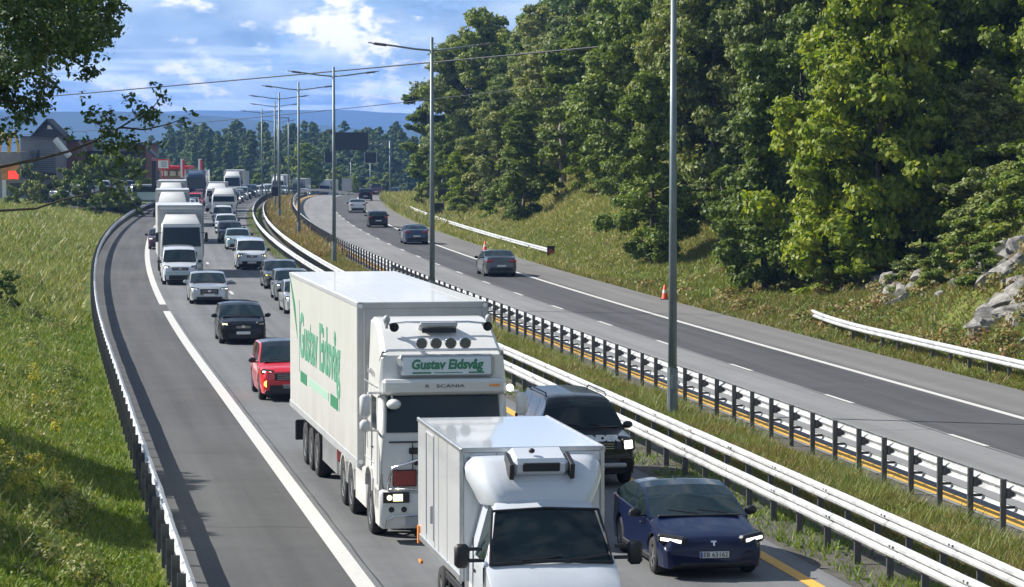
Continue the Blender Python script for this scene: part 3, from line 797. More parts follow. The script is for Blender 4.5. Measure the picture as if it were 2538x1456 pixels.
SP['hatch'] = dict(L=4.15, W=1.78, top=[(2.07, .60), (2.04, .74), (1.88, .84), (1.12, .98), (.28, 1.39), (-.1, 1.46), (-1.2, 1.44), (-1.55, 1.36), (-1.92, 1.02), (-2.02, .85), (-2.07, .5)],
    belt=[(2.07, .58), (1.7, .80), (1.0, .92), (-1.9, 1.0), (-2.07, .8)], cowl=1.12, rf=.28, rr=-1.45, rg=-1.93, pillars=[(-.22, -.32), (-1.1, -1.25)],
    lamps=[(.66, 1.93, .76, .30, .16, .16, -.4)], grille=(.66, .6, .10, 2.06), intake=(.33, 1.15, .18, 2.07), tails=[(.70, -1.97, .92, .22, .12, .2)])
SP['suv'] = dict(L=4.50, W=1.86, top=[(2.25, .66), (2.21, .86), (2.05, .95), (1.22, 1.07), (.45, 1.50), (.05, 1.62), (-1.4, 1.60), (-1.75, 1.50), (-2.1, 1.12), (-2.2, .95), (-2.25, .5)],
    belt=[(2.25, .64), (1.9, .90), (1.0, 1.02), (-2.0, 1.10), (-2.25, .85)], cowl=1.22, rf=.45, rr=-1.6, rg=-2.12, pillars=[(-.22, -.32), (-1.15, -1.3)], r=.36,
    lamps=[(.70, 2.09, .86, .34, .14, .11, -.4)], grille=(.72, 1.0, .20, 2.23), intake=(.38, 1.3, .20, 2.25), trim=(.27, .14, 2.22), tails=[(.74, -2.15, 1.0, .24, .12, .2)], clear=.24)
SP['panel_van'] = dict(L=4.95, W=1.92, top=[(2.47, .70), (2.43, .95), (2.30, 1.06), (1.72, 1.20), (.98, 1.83), (.6, 1.94), (.2, 1.97), (-2.25, 1.97), (-2.36, 1.90), (-2.44, 1.1), (-2.47, .5)],
    belt=[(2.47, .66), (2.1, .98), (1.6, 1.12), (-2.4, 1.18), (-2.47, .9)], cowl=1.72, rf=.98, rr=-2.26, rg=-2.43, pillars=[(.12, -2.3)], tumble=.18, r=.34,
    lamps=[(.72, 2.34, .93, .28, .14, .18, -.35)], grille=(.86, .85, .16, 2.45), intake=(.42, 1.2, .22, 2.48), trim=(.42, .30, 2.42), tails=[(.84, -2.44, 1.1, .14, .06, .4)], clear=.24)
SP['minivan'] = dict(L=4.40, W=1.84, top=[(2.2, .64), (2.16, .88), (2.0, 1.0), (1.42, 1.14), (.62, 1.68), (.3, 1.79), (-2.0, 1.80), (-2.1, 1.72), (-2.17, 1.05), (-2.2, .5)],
    belt=[(2.2, .62), (1.8, .92), (1.3, 1.06), (-2.1, 1.12), (-2.2, .9)], cowl=1.42, rf=.62, rr=-2.0, rg=-2.16, pillars=[(.05, -.06), (-.9, -2.1)], tumble=.2, r=.33,
    lamps=[(.68, 2.06, .82, .30, .16, .22, -.4)], grille=(.80, .62, .12, 2.18), intake=(.40, 1.15, .24, 2.19), tails=[(.8, -2.17, 1.05, .14, .06, .35)])
SP['offroader'] = dict(L=4.75, W=2.0, top=[(2.37, .80), (2.34, 1.06), (2.26, 1.12), (1.08, 1.20), (.72, 1.72), (.52, 1.84), (.2, 1.88), (-2.1, 1.88), (-2.25, 1.80), (-2.34, 1.1), (-2.37, .6)],
    belt=[(2.37, .9), (1.9, 1.04), (1.0, 1.12), (-2.3, 1.16), (-2.37, 1.0)], cowl=1.08, rf=.62, rr=-2.1, rg=-2.3, pillars=[(-.1, -.2), (-1.15, -1.28)], tumble=.42, r=.40, clear=.30,
    plan=[(2.37, .90), (2.3, .95), (2.15, .98), (1.5, 1.0), (-2.1, 1.0), (-2.3, .97), (-2.37, .93)],
    lamps=[(.80, 2.33, .95, .25, .12, .25, 0)], grille=(.92, 1.1, .17, 2.36), intake=(.55, 1.2, .22, 2.37), tails=[(.9, -2.34, 1.1, .12, .08, .3)], rails=True)

def place(root, px, Y, yaw=0.0, oncoming=True, L=4.6, label=None, cat='car', group=None, us=None):
    """front (or, driving away, the rear) centre of the vehicle at photo column px and distance Y"""
    if us: s_ = us[1]; p = P(us[0], s_)
    else: x = px_to_xy(px, Y); u, s_ = inv(x, Y); p = Vector((x, Y, zr(s_)))
    h = heading(s_ + L / 2); f = -h if oncoming else h
    c = p + h * (L / 2 if root.get('origin') != 'front' else 0)
    c.z = zr(s_ + L / 2) + 0.004
    root.location = c; root.rotation_euler = (math.atan(-0.000), 0, math.atan2(-f.x, f.y) + R(yaw))
    return props(root, label, cat, group)

def build(kind, name='car', **kw): d = dict(SP[kind]); d.update(kw); return car(name, **d), d['L']

# --- dark blue fastback, right lane, nearest
c, L_ = build('fastback', 'car', col='navy', lamp_l='lamp_on', lamp_r='lamp_on', rim='rim')
place(c, 1773, 50.2, L=L_, label='dark blue fastback electric car with smooth grille-less nose, beside the white box van')
for o in list(c.children):
    if o.name.startswith('number_plate') and o.location.y >= 0: fp = o; break
g = G(); g.box((.235, 2.392, .44), (.04, .004, .10)); g.make('plate_band', M['blueink'], fp)
text('plate_lettering', 'EB 63162', .115, M['ink'], fp, (-.02, 2.394, .44), (R(90), 0, R(180)), width=.43)
g = G(); g.box((0, 2.30, .655), (.10, .03, .03), .0, (.5, 0, 0)); g.box((0, 2.325, .62), (.03, .03, .07), .0, (.3, 0, 0)); g.make('emblem', M['chrome'], c)
g = G()
for sx in (1, -1):
    for y_ in (.55, -.45): g.box((sx * .93, y_, .80), (.02, .16, .025), .006)
g.make('door_handle', M['black'], c)
g = G()
for sx in (1, -1): g.box((sx * .90, 0.0, .26), (.05, 2.3, .10), .02)
g.make('sill', M['black'], c)

# --- black off-roader behind it
c, L_ = build('offroader', 'car', col='black', lamp_l='lamp_on', lamp_r='lamp_on', rim='rimdark')
place(c, 1470, 63.6, L=L_, label='black boxy off-roader with white lettering on its bonnet, between the lorry and the double guardrail')
text('bonnet_lettering', 'DEFENDER', .20, M['plate'], c, (0, 2.345, 1.085), (R(52), 0, R(180)), width=1.2, bold=.016)
g = G(); g.box((0, 2.40, .86), (.55, .06, .14), .01); g.box((0, 2.42, .50), (1.5, .08, .1), .03); g.make('skid_bar', M['greyframe'], c)

# --- red two-tone compact SUV
c, L_ = build('suv', 'car', col='red', lamp_l='lamp_on', lamp_r='lamp_on', glass_roof=True, roofcol='black')
place(c, 722, 85.0, L=L_, label='bright red compact SUV with black roof, half hidden behind the refrigerated trailer')
for sg in (1, -1):
    g = G(); g.cyl((sg * .72, 2.19, .52), (sg * .72, 2.245, .52), .10, 14); g.make('fog_light', M['glow_yellow'] if sg > 0 else M['lamp'], c)  # yellow glow on one fog lamp paints in a reflection

# --- the rest of lane one (left) and lane two, as the photo shows them
c, L_ = build('hatch', 'car', col='black', lamp_r='lamp_warm', lamp_l='lamp'); place(c, 602, 109.0, L=L_, label='black hatchback with its left headlamp shining, ahead of the white saloon in the left queue')
c, L_ = build('sedan', 'car', col='silver', mirror='body', lamp_l='lamp_on', lamp_r='lamp_on'); place(c, 518, 136.0, L=L_, label='silver-white saloon with wide dark grille, just behind the black hatchback')
c, L_ = build('panel_van', 'van', col='white', lamp_r='lamp_on', rim='rimdark')
g = G(); g.box((0, 2.49, .55), (1.55, .05, .34), .03); g.make('bumper', CARCOL['teal'], c)
place(c, 446, 154.5, L=L_, cat='van', label='white panel van with grey-green bumper right in front of the white box lorry')
c, L_ = build('minivan', 'van', col='white', lamp_r='lamp_warm', lamp_l='lamp_warm', trim=(.3, .14, 2.17)); place(c, 624, 173.0, L=L_, cat='van', label='white compact van with glowing amber headlamps alone in the right-hand queue lane')
c, L_ = build('sedan', 'car', col='darkgrey', lamp_r='glow_yellow', lamp_l='lamp_on'); place(c, 699, 150.0, L=L_, label='dark grey car with yellow and white lamps lit, close to the median guardrail')
c, L_ = build('hatch', 'car', col='grey', lamp_r='lamp_on'); place(c, 727, 138.8, L=L_, label='grey hatchback partly hidden by the rear corner of the refrigerated trailer')
c, L_ = build('sedan', 'car', col='silver', lamp_r='lamp_on'); place(c, 757, 128.0, L=L_, label='silver car of which only the flank shows beside the trailer rear corner')
c, L_ = build('hatch', 'car', col='purple', lamp_r='lamp_on'); place(c, 398, 206.0, L=L_, label='plum coloured car peeping out on the left behind the white box lorry')
c, L_ = build('hatch', 'car', col='teal', lamp_r='lamp_on'); place(c, 590, 205.5, L=L_, label='pale blue-green hatchback directly behind the white compact van')
c, L_ = build('suv', 'car', col='darkgrey'); place(c, 571, 219, L=L_, label='dark green-grey car with sunlit windscreen, third behind the compact van')
c, L_ = build('suv', 'car', col='white', rails=True); place(c, 561, 241, L=L_, label='white SUV in the right-hand queue lane below the motorhome')
c, L_ = build('minivan', 'van', col='white'); place(c, 552, 264, L=L_, cat='van', label='white van in the right-hand queue lane just ahead of the motorhome')
# driving away on the far carriageway
c, L_ = build('sedan', 'car', col='darkgrey'); place(c, 1243, 164, L=L_, oncoming=False, label='dark grey estate-backed car driving away, nearest one on the free carriageway')
c, L_ = build('fastback', 'car', col='darkblue'); place(c, 1033, 216, L=L_, oncoming=False, label='dark blue-green car driving away, just left of the second lamp post')
c, L_ = build('hatch', 'car', col='black'); place(c, 938, 259, L=L_, oncoming=False, label='black hatchback driving away on the bend')
c, L_ = build('sedan', 'car', col='silver'); place(c, 887, 313, L=L_, oncoming=False, label='silver saloon driving away where the far carriageway bends')
c, L_ = build('suv', 'car', col='black'); place(c, 906, 380, L=L_, oncoming=False, label='black SUV driving away beyond the silver saloon')
c, L_ = build('minivan', 'van', col='purple'); place(c, 932, 450, L=L_, oncoming=False, cat='van', label='dark tall car driving away, right of the black SUV')
c, L_ = build('suv', 'car', col='darkblue'); place(c, 977, 545, L=L_, oncoming=False, label='dark blue car farthest along the free carriageway at the foot of the wood')

# ------------------------------------------------------------------ lorries
def axle(parent, y, r=.5, dual=True, w_=2.48):
    for sg in (1, -1):
        wo = wheel_parts(parent, sg * w_ / 2, y, r, .32, rim='alu', small=False)
def panel(name, parent, verts, m):
    return fix_normals(raw(name, verts, [tuple(range(len(verts)))], m, parent))

def streaky(name, col):
    m = bpy.data.materials.new(name); m.use_nodes = True; t = NT(m.node_tree); b = t.n['Principled BSDF']; c = t.n.new('ShaderNodeTexCoord')
    mp = t.n.new('ShaderNodeMapping'); mp.inputs['Scale'].default_value = (5, 5, .35); t.link(c.outputs['Object'], mp.inputs[0])
    n1 = t.noise(mp.outputs[0], 1.2, 5, .65); n2 = t.noise(c.outputs['Object'], .5, 3, .6)
    sx = t.n.new('ShaderNodeSeparateXYZ'); t.link(c.outputs['Object'], sx.inputs[0]); low = t.ramp(t.math('MULTIPLY', sx.outputs[2], .25), [(.28, 1.0), (.50, 0.0)])
    f = t.math('ADD', t.math('MULTIPLY', n1, .6), t.math('MULTIPLY', n2, .4)); dirt = t.math('MULTIPLY', t.ramp(f, [(.42, 0.0), (.62, 1.0)]), t.math('ADD', t.math('MULTIPLY', low, .5), .22))
    t.link(t.mix(dirt, col, (.36, .34, .30)), b.inputs['Base Color']); b.inputs['Roughness'].default_value = .4; b.inputs['Coat Weight'].default_value = .3; return m
def big_lorry():
    t = empty('articulated_lorry'); t['origin'] = 'front'
    W2 = 1.24
    # ---- cab
    prof = [(-.02, .55), (0, 1.0), (-.02, 2.06), (-.16, 2.80), (-.04, 2.84), (-.06, 3.10), (-.10, 3.56), (-.30, 3.66), (-.80, 3.92), (-1.25, 4.10), (-1.75, 4.17), (-2.25, 4.17), (-2.25, .95), (-1.95, .95), (-1.9, 1.25), (-1.0, 1.25), (-.9, .95), (-.75, .55)]
    g = G(); g.prism(prof, -W2, W2, .90, 2.9, .09); cab = auto_smooth(g.make('cab', M['truckwhite'], t), 40)
    # rounded front corners: bright fillets left and right of the face
    for sg in (1, -1):
        g = G(); g.tube([(sg * 1.17, -.06, .95), (sg * 1.17, -.06, 2.05), (sg * 1.14, -.18, 2.8)], .08, 10); g.make('corner_deflector', M['truckwhite'], cab, True)
    o = panel('windshield', t, [(-1.10, .0, 2.10), (1.10, .0, 2.10), (1.06, -.145, 2.79), (-1.06, -.145, 2.79)], M['glass'])
    o.location = (0, .012, 0)
    g = G()
    for x_ in (.55, -.05, -.65): g.tube([(x_, .03, 2.12), (x_ - .5, -.0, 2.22)], .014, 4)
    g.make('wiper', M['black'], t)
    g = G(); g.box((0, .045, 2.98), (2.36, .20, .28), .05, (R(-8), 0, 0)); v_ = g.make('sun_visor', M['truckwhite'], t)
    for x_, w_ in ((.95, .16), (-.95, .20)):
        g = G(); g.box((x_, .155, 2.99), (w_, .02, .035)); g.make('marker_lamp', M['plate'] if x_ > 0 else M['amber'], v_)
    text('visor_lettering', 'R   SCANIA', .085, M['ink'], v_, (0, .155, 2.985), (R(82), 0, R(180)), width=.75)
    g = G(); g.box((-.05, -.02, 3.36), (1.86, .16, .44), .07); lb = g.make('light_box_frame', M['greyframe'], t)
    g = G(); g.box((-.05, .06, 3.36), (1.70, .03, .34), .012); s_ = g.make('name_panel', mat('pale_name_panel', (0.62, 0.68, 0.72), .3), lb)
    text('name_lettering', 'Gustav Eidsvåg', .25, M['greentxt'], s_, (-.05, .082, 3.385), (R(90), 0, R(180)), shear=.15, width=1.38, bold=.010)
    g = G()
    for a, b in ((.66, .30), (-.42, -.72)): g.box(((a + b) / 2 - .05, .084, 3.235), (abs(a - b), .006, .03))
    g.box((-.08, .084, 3.235), (.55, .004, .014)); g.make('name_underline', M['greentxt'], s_)
    # chrome lamp bar, four round lamps, two horn lamps
    g = G(); g.tube([(-1.16, -.35, 3.45), (-1.15, -.10, 3.62), (-1.05, -.02, 3.66), (1.05, -.02, 3.66), (1.15, -.10, 3.62), (1.16, -.35, 3.45)], .026, 8); bar = g.make('lamp_bar', M['chrome'], t, True)
    for x_ in (.42, .14, -.14, -.42):
        g = G(); g.lathe([(0, -.10), (.09, -.07), (.115, .0), (.115, .03), (.10, .035)], (x_, -.04, 3.79), (0, 1, 0), 20); lm = g.make('spot_lamp', M['chrome'], t, True)
        g = G(); g.cyl((x_, -.01, 3.79), (x_, .0, 3.79), .10, 20); g.make('spot_lens', mat('smoked_lens', (.08, .085, .085), .15, 0, .5), lm)
    for sg in (1, -1):
        g = G(); g.lathe([(.03, -.5), (.035, -.12), (.09, .0), (.085, -.02), (0, -.06)], (sg * .90, -.32, 4.08), (0, 1, 0), 18); g.make('air_horn', M['black'], t, True)
        g = G(); g.ell((sg * .99, -.75, 4.20), (.07, .07, .09), 12, 8); g.box((sg * .99, -.75, 4.09), (.05, .05, .12)); g.make('beacon', M['greyframe'], t, True)
    g = G(); g.tube([(1.02, -.80, 4.10), (.6, -.86, 4.14), (-.6, -.86, 4.14), (-1.02, -.80, 4.10)], .022, 6); g.make('roof_bar', M['chrome'], t)
    g = G(); g.box((-.02, -.95, 4.03), (.74, .42, .10), .03, (R(24), 0, 0)); hp = g.make('roof_hatch', M['greyframe'], t)
    g = G(); g.box((-.02, -.72, 3.985), (.66, .03, .09), 0, (R(24), 0, 0)); g.make('hatch_opening', M['black'], hp)
    # side glass and door
    for sg in (1, -1):
        xs = sg * 1.243
        panel('side_window', t, [(xs, -.30, 2.12), (xs, -1.02, 2.12), (xs, -1.02, 2.74), (xs, -.42, 2.74)], M['glass'])
        g = G(); g.box((sg * 1.238, -1.12, 1.9), (.03, .02, 1.75)); g.box((sg * 1.238, -.22, 1.6), (.03, .02, 1.0)); g.make('door_gap', M['greyframe'], t)
        g = G(); g.box((sg * 1.255, -.95, 1.75), (.03, .16, .04), .01); g.make('door_handle', M['black'], t)
        # mirrors on arms
        g = G(); g.box((sg * 1.50, .02, 2.62), (.22, .13, .44), .06); g.box((sg * 1.50, .02, 2.24), (.22, .13, .24), .06); mo = auto_smooth(g.make('mirror', M['truckwhite'], t), 50)
        g = G(); g.tube([(sg * 1.2, -.1, 2.86), (sg * 1.45, .0, 2.86)], .025, 6); g.tube([(sg * 1.2, -.1, 2.13), (sg * 1.45, .0, 2.16)], .025, 6); g.make('mirror_arm', M['truckwhite'], mo)
        g = G(); g.box((sg * 1.50, -.06, 2.62), (.17, .02, .36)); g.make('mirror_glass', M['black'], mo)
    g = G(); g.ell((.98, .20, 2.66), (.14, .17, .10), 14, 8, Matrix.Identity(4)); g.tube([(1.0, -.02, 2.84), (1.0, .15, 2.74)], .02, 6); auto_smooth(g.make('kerb_mirror', M['truckwhite'], t), 60)
    g = G(); g.cyl((-1.27, .03, 2.93), (-1.27, .07, 2.93), .07, 14); g.make('side_spot', M['lamp_on'], t)
    # shut lines and sleeper-side trim
    for sg in (1, -1):
        g = G(); g.box((sg * 1.246, -1.25, 2.95), (.012, 1.9, .014)); g.box((sg * 1.246, -1.7, 2.3), (.012, .014, 1.3)); g.box((sg * 1.246, -1.45, 1.45), (.012, 1.4, .014)); g.make('panel_gap', M['greyframe'], t)
    text('side_name', 'Gustav Eidsvåg', .16, M['greyframe'], t, (1.236, -1.35, 3.18), (R(90), R(0), R(90)), width=.9)
    # front face
    g = G(); g.box((0, .012, 1.92), (2.1, .03, .03)); g.box((.60, .012, 1.50), (.012, .03, .8)); g.box((-.60, .012, 1.50), (.012, .03, .8)); g.make('panel_gap', M['black'], t)
    for x_, z_, w_, h_ in ((.42, 1.75, .5, .12), (.12, 1.52, .9, .09), (-.5, 1.52, .6, .09), (0, 1.33, 1.0, .08), (.2, 1.18, .5, .06), (-.4, 1.18, .9, .06), (-.42, 1.75, .5, .12)):
        g = G(); g.box((x_, .02, z_), (w_, .04, h_), .015); g.make('grille_slot', M['black'], t)
    g = G(); g.box((.76, .06, 1.24), (.46, .05, .32), .015); rp = g.make('dashboard_plate', M['black'], t)
    g = G(); g.box((.76, .09, 1.24), (.42, .02, .28)); g.make('orange_red_panel', M['redpanel'], rp)
    g = G(); g.tube([(1.08, .05, 1.02), (1.07, .2, 1.22), (1.02, .22, 1.45), (.55, .24, 1.60), (.0, .25, 1.62), (-.55, .24, 1.60), (-1.02, .22, 1.45), (-1.07, .2, 1.22), (-1.08, .05, 1.02)], .030, 8)
    g.tube([(.50, .24, 1.60), (.50, .18, 1.04), (1.06, .15, 1.04)], .022, 8); g.make('bull_bar', M['chrome'], t, True)
    g = G(); g.prism([(-.55, .28), (.06, .28), (.12, .40), (.12, .95), (.0, 1.04), (-.75, 1.04), (-.75, .62)], -W2 + .0, W2 - .0, None, None, .06); bp = auto_smooth(g.make('bumper', M['truckwhite'], t), 40)
    for sg in (1, -1):
        g = G(); g.box((sg * .93, .12, .88), (.50, .06, .20), .04); hh = g.make('headlight', M['black'], t)
        g = G(); g.cyl((sg * 1.06, .14, .88), (sg * 1.06, .165, .88), .05, 12); g.box((sg * .90, .155, .88), (.18, .02, .13), .01); g.make('lit_lens', M['lamp_warm'], hh)
        g = G(); g.cyl((sg * 1.02, .115, .65), (sg * 1.02, .135, .65), .055, 12); g.cyl((sg * .78, .115, .65), (sg * .78, .135, .65), .055, 12); g.make('fog_light', M['black'], t)
        g = G(); g.tube([(sg * 1.12, .14, .32), (sg * 1.10, .15, .47), (sg * .98, .16, .53), (sg * .5, .16, .54)], .02, 6); g.make('bumper_tube', M['chrome'], t)
        g = G(); g.prism([(-.85, .9), (-.80, 1.15), (-.95, 1.32), (-1.4, 1.42), (-1.85, 1.32), (-2.0, 1.1), (-2.0, .9), (-1.93, .9), (-1.9, 1.1), (-1.75, 1.24), (-1.4, 1.32), (-1.05, 1.24), (-.93, 1.1), (-.93, .9)], sg * 1.27 if sg < 0 else .95, -.95 if sg < 0 else 1.27); g.make('wheel_arch', M['truckwhite'], t)
    g = G(); g.box((0, .135, .43), (1.5, .03, .2), .03); g.make('air_intake', M['greyframe'], t)
    g = G(); g.box((0, .18, .66), (.5, .015, .11)); g.make('number_plate', M['plate'], t)
    # chassis, side skirts
    g = G(); g.box((0, -4.4, .75), (.9, 6.6, .35)); g.box((0, -1.4, .9), (2.1, 1.2, .7)); g.make('chassis', M['black'], t)
    for sg in (1, -1):
        g = G(); g.box((sg * 1.18, -2.98, .78), (.10, 1.75, .80), .04); g.make('side_skirt', M['truckwhite'], t)
        g = G(); g.box((sg * 1.0, -2.75, 2.4), (.06, .9, 2.6), .02); g.make('air_deflector', M['truckwhite'], t)
        for y_ in (-4.55, -5.95):
            g = G(); pr = [(y_ + .62 * math.cos(a), .5 + .62 * math.sin(a)) for a in np.linspace(0.1, math.pi - .1, 9)]; pr += [(y_ + .56 * math.cos(a), .5 + .56 * math.sin(a)) for a in np.linspace(math.pi - .1, .1, 9)]
            g.prism(pr, .72 * sg if sg > 0 else -1.24, 1.24 if sg > 0 else -.72); g.make('mudguard', M['truckwhite'], t)
    axle(t, -1.4); axle(t, -4.55); axle(t, -5.95)
    # ---- trailer
    TL, Z0, Z1, TY = 13.9, 1.15, 4.42, -2.80
    TW = 1.30
    g = G(); g.box((0, TY - TL / 2, (Z0 + Z1) / 2), (TW * 2, TL, Z1 - Z0), .03); tb = g.make('trailer_body', streaky('trailer_panel', (.61, .61, .585)), t)
    g = G()
    for sg in (1, -1):
        g.box((sg * (TW - .045), TY + .01, (Z0 + Z1) / 2), (.13, .05, Z1 - Z0 + .02), .015); g.box((sg * (TW + .002), TY - TL / 2, Z0 + .06), (.03, TL, .16), .01); g.box((sg * (TW + .002), TY - TL / 2, Z1 - .05), (.03, TL, .09), .01)
    g.box((0, TY + .01, Z1 - .06), (TW * 2, .05, .13), .015); g.make('edge_profile', M['greyframe'], tb)
    g = G(); g.box((0, TY + .005, (Z0 + Z1) / 2), (TW * 2 - .3, .03, Z1 - Z0 - .2), .0); g.make('front_panel', M['greyframe'], tb)
    for sg in (1, -1):
        for z_ in (Z1 - .07, Z0 + .1):
            g = G(); g.cyl((sg * (TW - .05), TY + .03, z_), (sg * (TW - .05), TY + .055, z_), .045, 12); g.make('corner_fitting', M['plate'], tb)
    # roof seams
    g = G()
    for k in range(1, 1): g.box((0, TY - TL * k / 6, Z1 + .003), (TW * 1.96, .02, .008))
    g.box((.75, TY - TL / 2, Z1 + .004), (.012, TL * .98, .008)); g.box((-.95, TY - TL / 2, Z1 + .004), (.012, TL * .98, .008)); g.make('roof_seam', M['greyframe'], tb)
    sd = TW + .006
    text('side_lettering', 'Gustav Eidsvåg', 1.45, mat('faded_green_lettering', (.10, .30, .19), .5), tb, (sd, TY - 7.3, 3.0), (R(90), 0, R(90)), width=8.4, bold=.035)
    for yy in (-4.2, -10.6): g = G(); g.box((sd, TY + yy, 2.07), (.006, 1.4, .26)); g.make('side_stripe', M['greentxt'], tb)
    g = G(); g.box((sd, TY - 7.4, 2.08), (.006, 4.2, .18)); g.box((sd, TY - 3.3, 2.5), (.006, .12, 1.1)); g.box((sd, TY - 11.6, 3.0), (.006, .10, 1.7)); g.make('side_flourish', mat('pale_green_lettering', (.33, .50, .40), .5), tb)
    g = G(); g.prism([(TY - 13.7, 4.2), (TY - 12.4, 3.2), (TY - 12.0, 2.9), (TY - 12.6, 3.7), (TY - 13.7, 4.3)], sd - .003, sd + .003); g.make('green_swoosh', M['greentxt'], tb)
    g = G(); g.box((0, TY - TL / 2 - .6, 1.0), (1.0, TL - 1.6, .28)); g.make('trailer_chassis', M['black'], t)
    for sg in (1, -1):
        g = G(); g.box((sg * 1.16, -8.6, .78), (.14, 2.9, .62), .04); g.make('pallet_box', M['alu'], t)
        g = G(); g.box((sg * 1.2, -6.95, .95), (.1, .12, .3), .02); g.make('side_marker', M['tail'], t)
        for y_ in (-11.2, -12.5, -13.8):
            g = G(); pr = [(y_ + .60 * math.cos(a), .5 + .60 * math.sin(a)) for a in np.linspace(0.2, math.pi - .2, 9)]; pr += [(y_ + .55 * math.cos(a), .5 + .55 * math.sin(a)) for a in np.linspace(math.pi - .2, .2, 9)]
            g.prism(pr, .75 if sg > 0 else -1.22, 1.22 if sg > 0 else -.75); g.make('mudguard', M['black'], t)
    for y_ in (-11.2, -12.5, -13.8): axle(t, y_)
    g = G(); g.box((0, TY - TL + .2, .55), (2.4, .06, .5), .02); g.make('mud_flap', M['black'], t)
    return t
t = big_lorry(); place(t, 1099, 55.0, yaw=.65, label='white articulated refrigerated lorry lettered Gustav Eidsvåg with four round lamps on its cab roof', cat='lorry')

def box_van():
    t = empty('box_van'); t['origin'] = 'front'
    wm = M['white']
    BY, BL, Z0, Z1, BW = -2.45, 5.0, .92, 2.95, 1.105
    g = G(); g.box((0, BY - BL / 2, (Z0 + Z1) / 2), (BW * 2, BL, Z1 - Z0), .02); b = g.make('cargo_box', mat('glossy_white_panel', (.72, .74, .75), .16, 0, .8, noise=(.8, .04)), t)
    g = G()
    for sg in (1, -1):
        g.box((sg * (BW - .02), BY + .005, (Z0 + Z1) / 2), (.07, .04, Z1 - Z0 + .015), .012); g.box((sg * (BW - .005), BY - BL / 2, Z1 - .02), (.05, BL, .07), .012); g.box((sg * (BW), BY - BL / 2, Z0 + .05), (.04, BL, .12), .012)
    g.box((0, BY + .005, Z1 - .03), (BW * 2, .04, .08), .012); g.make('edge_profile', M['alu'], b)
    g = G(); y0, y1 = BY - 3.0, BY - 3.9
    for y_ in (y0, y1): g.box((BW + .008, y_, 1.98), (.02, .035, 1.7), .004)
    g.box((BW + .008, (y0 + y1) / 2, 2.82), (.02, .9, .035), .004); g.box((BW + .03, y0 - .1, 1.55), (.05, .05, .3), .01); g.make('side_door_frame', M['greyframe'], b)
    # roof fairing with cooling unit
    R_ = []
    rows = [(2.84, -2.42, 1.07), (2.86, -2.20, 1.06), (2.78, -1.98, 1.07), (2.58, -1.72, 1.05), (2.38, -1.52, .95), (2.20, -1.48, .86)]
    V = []; n = 13
    for (z_, y_, hw) in rows:
        for k in range(n):
            a = -1 + 2 * k / (n - 1); x_ = hw * math.copysign(abs(a) ** .75, a)
            V.append((x_, y_ - .55 * abs(a) ** 9 * (1 if y_ > -2.3 else .1), z_ - .05 * abs(a) ** 5))
    V += [(v[0] * .98, BY, v[2]) for v in V]; m_ = len(rows) * n; Fc = []
    for i in range(len(rows) - 1):
        for k in range(n - 1): Fc.append((i * n + k, i * n + k + 1, (i + 1) * n + k + 1, (i + 1) * n + k))
    for i in range(len(rows) - 1):
        for k in (0, n - 1): Fc.append((i * n + k, (i + 1) * n + k, m_ + (i + 1) * n + k, m_ + i * n + k))
    for k in range(n - 1):
        Fc.append((k, k + 1, m_ + k + 1, m_ + k)); i = (len(rows) - 1) * n; Fc.append((i + k, i + k + 1, m_ + i + k + 1, m_ + i + k))
    fr = auto_smooth(raw('roof_fairing', V, Fc, wm, t), 50)
    g = G(); g.box((.0, -1.93, 2.80), (.86, .62, .26), .07, (R(-14), 0, 0)); cu = auto_smooth(g.make('cooling_unit', wm, t), 30)
    g = G(); g.box((0, -1.615, 2.74), (.56, .05, .13), .01, (R(-14), 0, 0)); g.make('cooling_grille', M['black'], cu)
    for sg in (1, -1):
        g = G(); g.box((sg * .46, -1.80, 2.74), (.07, .55, .24), .01, (R(-14), 0, 0)); g.make('side_vent', M['black'], cu)
    g = G(); g.ell((.12, -1.78, 2.97), (.05, .05, .04), 10, 6); g.make('roof_knob', M['black'], cu, True)
    # cab
    V = []; st = [(.0, .62, .84), (-.04, .80, .92), (-.16, .98, .96), (-.40, 1.20, .98), (-.78, 1.41, 1.0), (-1.02, 1.78, .97), (-1.30, 2.13, .93), (-1.50, 2.24, .91), (-1.9, 2.26, .91), (-2.40, 2.26, .93)]
    for y_, zt, k in st:
        bt = min(1.38, zt - .04); w_ = .99 * (k if zt < 1.5 else 1.0); tw = .99 * k - max(0, zt - 1.4) * .16
        zl = .45
        if -1.25 < y_ < -.35: zl = .45
        pts = [(w_ * .97, zl), (w_, .8 if zt > .9 else .55), (w_ * .985, bt), (w_ * .97, bt + .02 if zt > 1.5 else bt + .01), (tw * .985, zt - .10 if zt > 1.6 else zt - .02), (tw * .93, zt - .02 if zt > 1.6 else zt - .005), (tw * .6, zt + .015), (0, zt + .03)]
        for sx in (1, -1):
            for x_, z_ in pts: V.append((sx * x_, y_, z_))
    B = []; WS = []; SW = [[], []]
    for i in range(len(st) - 1):
        for sd_ in (0, 1):
            for j in range(7):
                a = i * 16 + sd_ * 8 + j; q = (a, a + 1, a + 17, a + 16)
                if j in (5, 6) and 4 <= i <= 5: WS.append(q)
                elif j == 3 and 5 <= i <= 7: SW[sd_].append(q)
                else: B.append(q)
    B.append(tuple([j for j in range(8)] + [8 + j for j in range(6, -1, -1)]))
    def sub(fs):
        ids = sorted({v for f in fs for v in f}); mp = {v: i for i, v in enumerate(ids)}; return [V[v] for v in ids], [tuple(mp[v] for v in f) for f in fs]
    for nm, fs, m2 in (('cab_body', B, wm), ('windshield', WS, M['glass']), ('side_window', SW[0], M['glass']), ('side_window', SW[1], M['glass'])):
        v_, f_ = sub(fs); auto_smooth(raw(nm, v_, f_, m2, t), 38)
    g = G()
    g.tube([(-.93, -.74, 1.415), (0, -.72, 1.455), (.93, -.74, 1.415)], .028, 6)
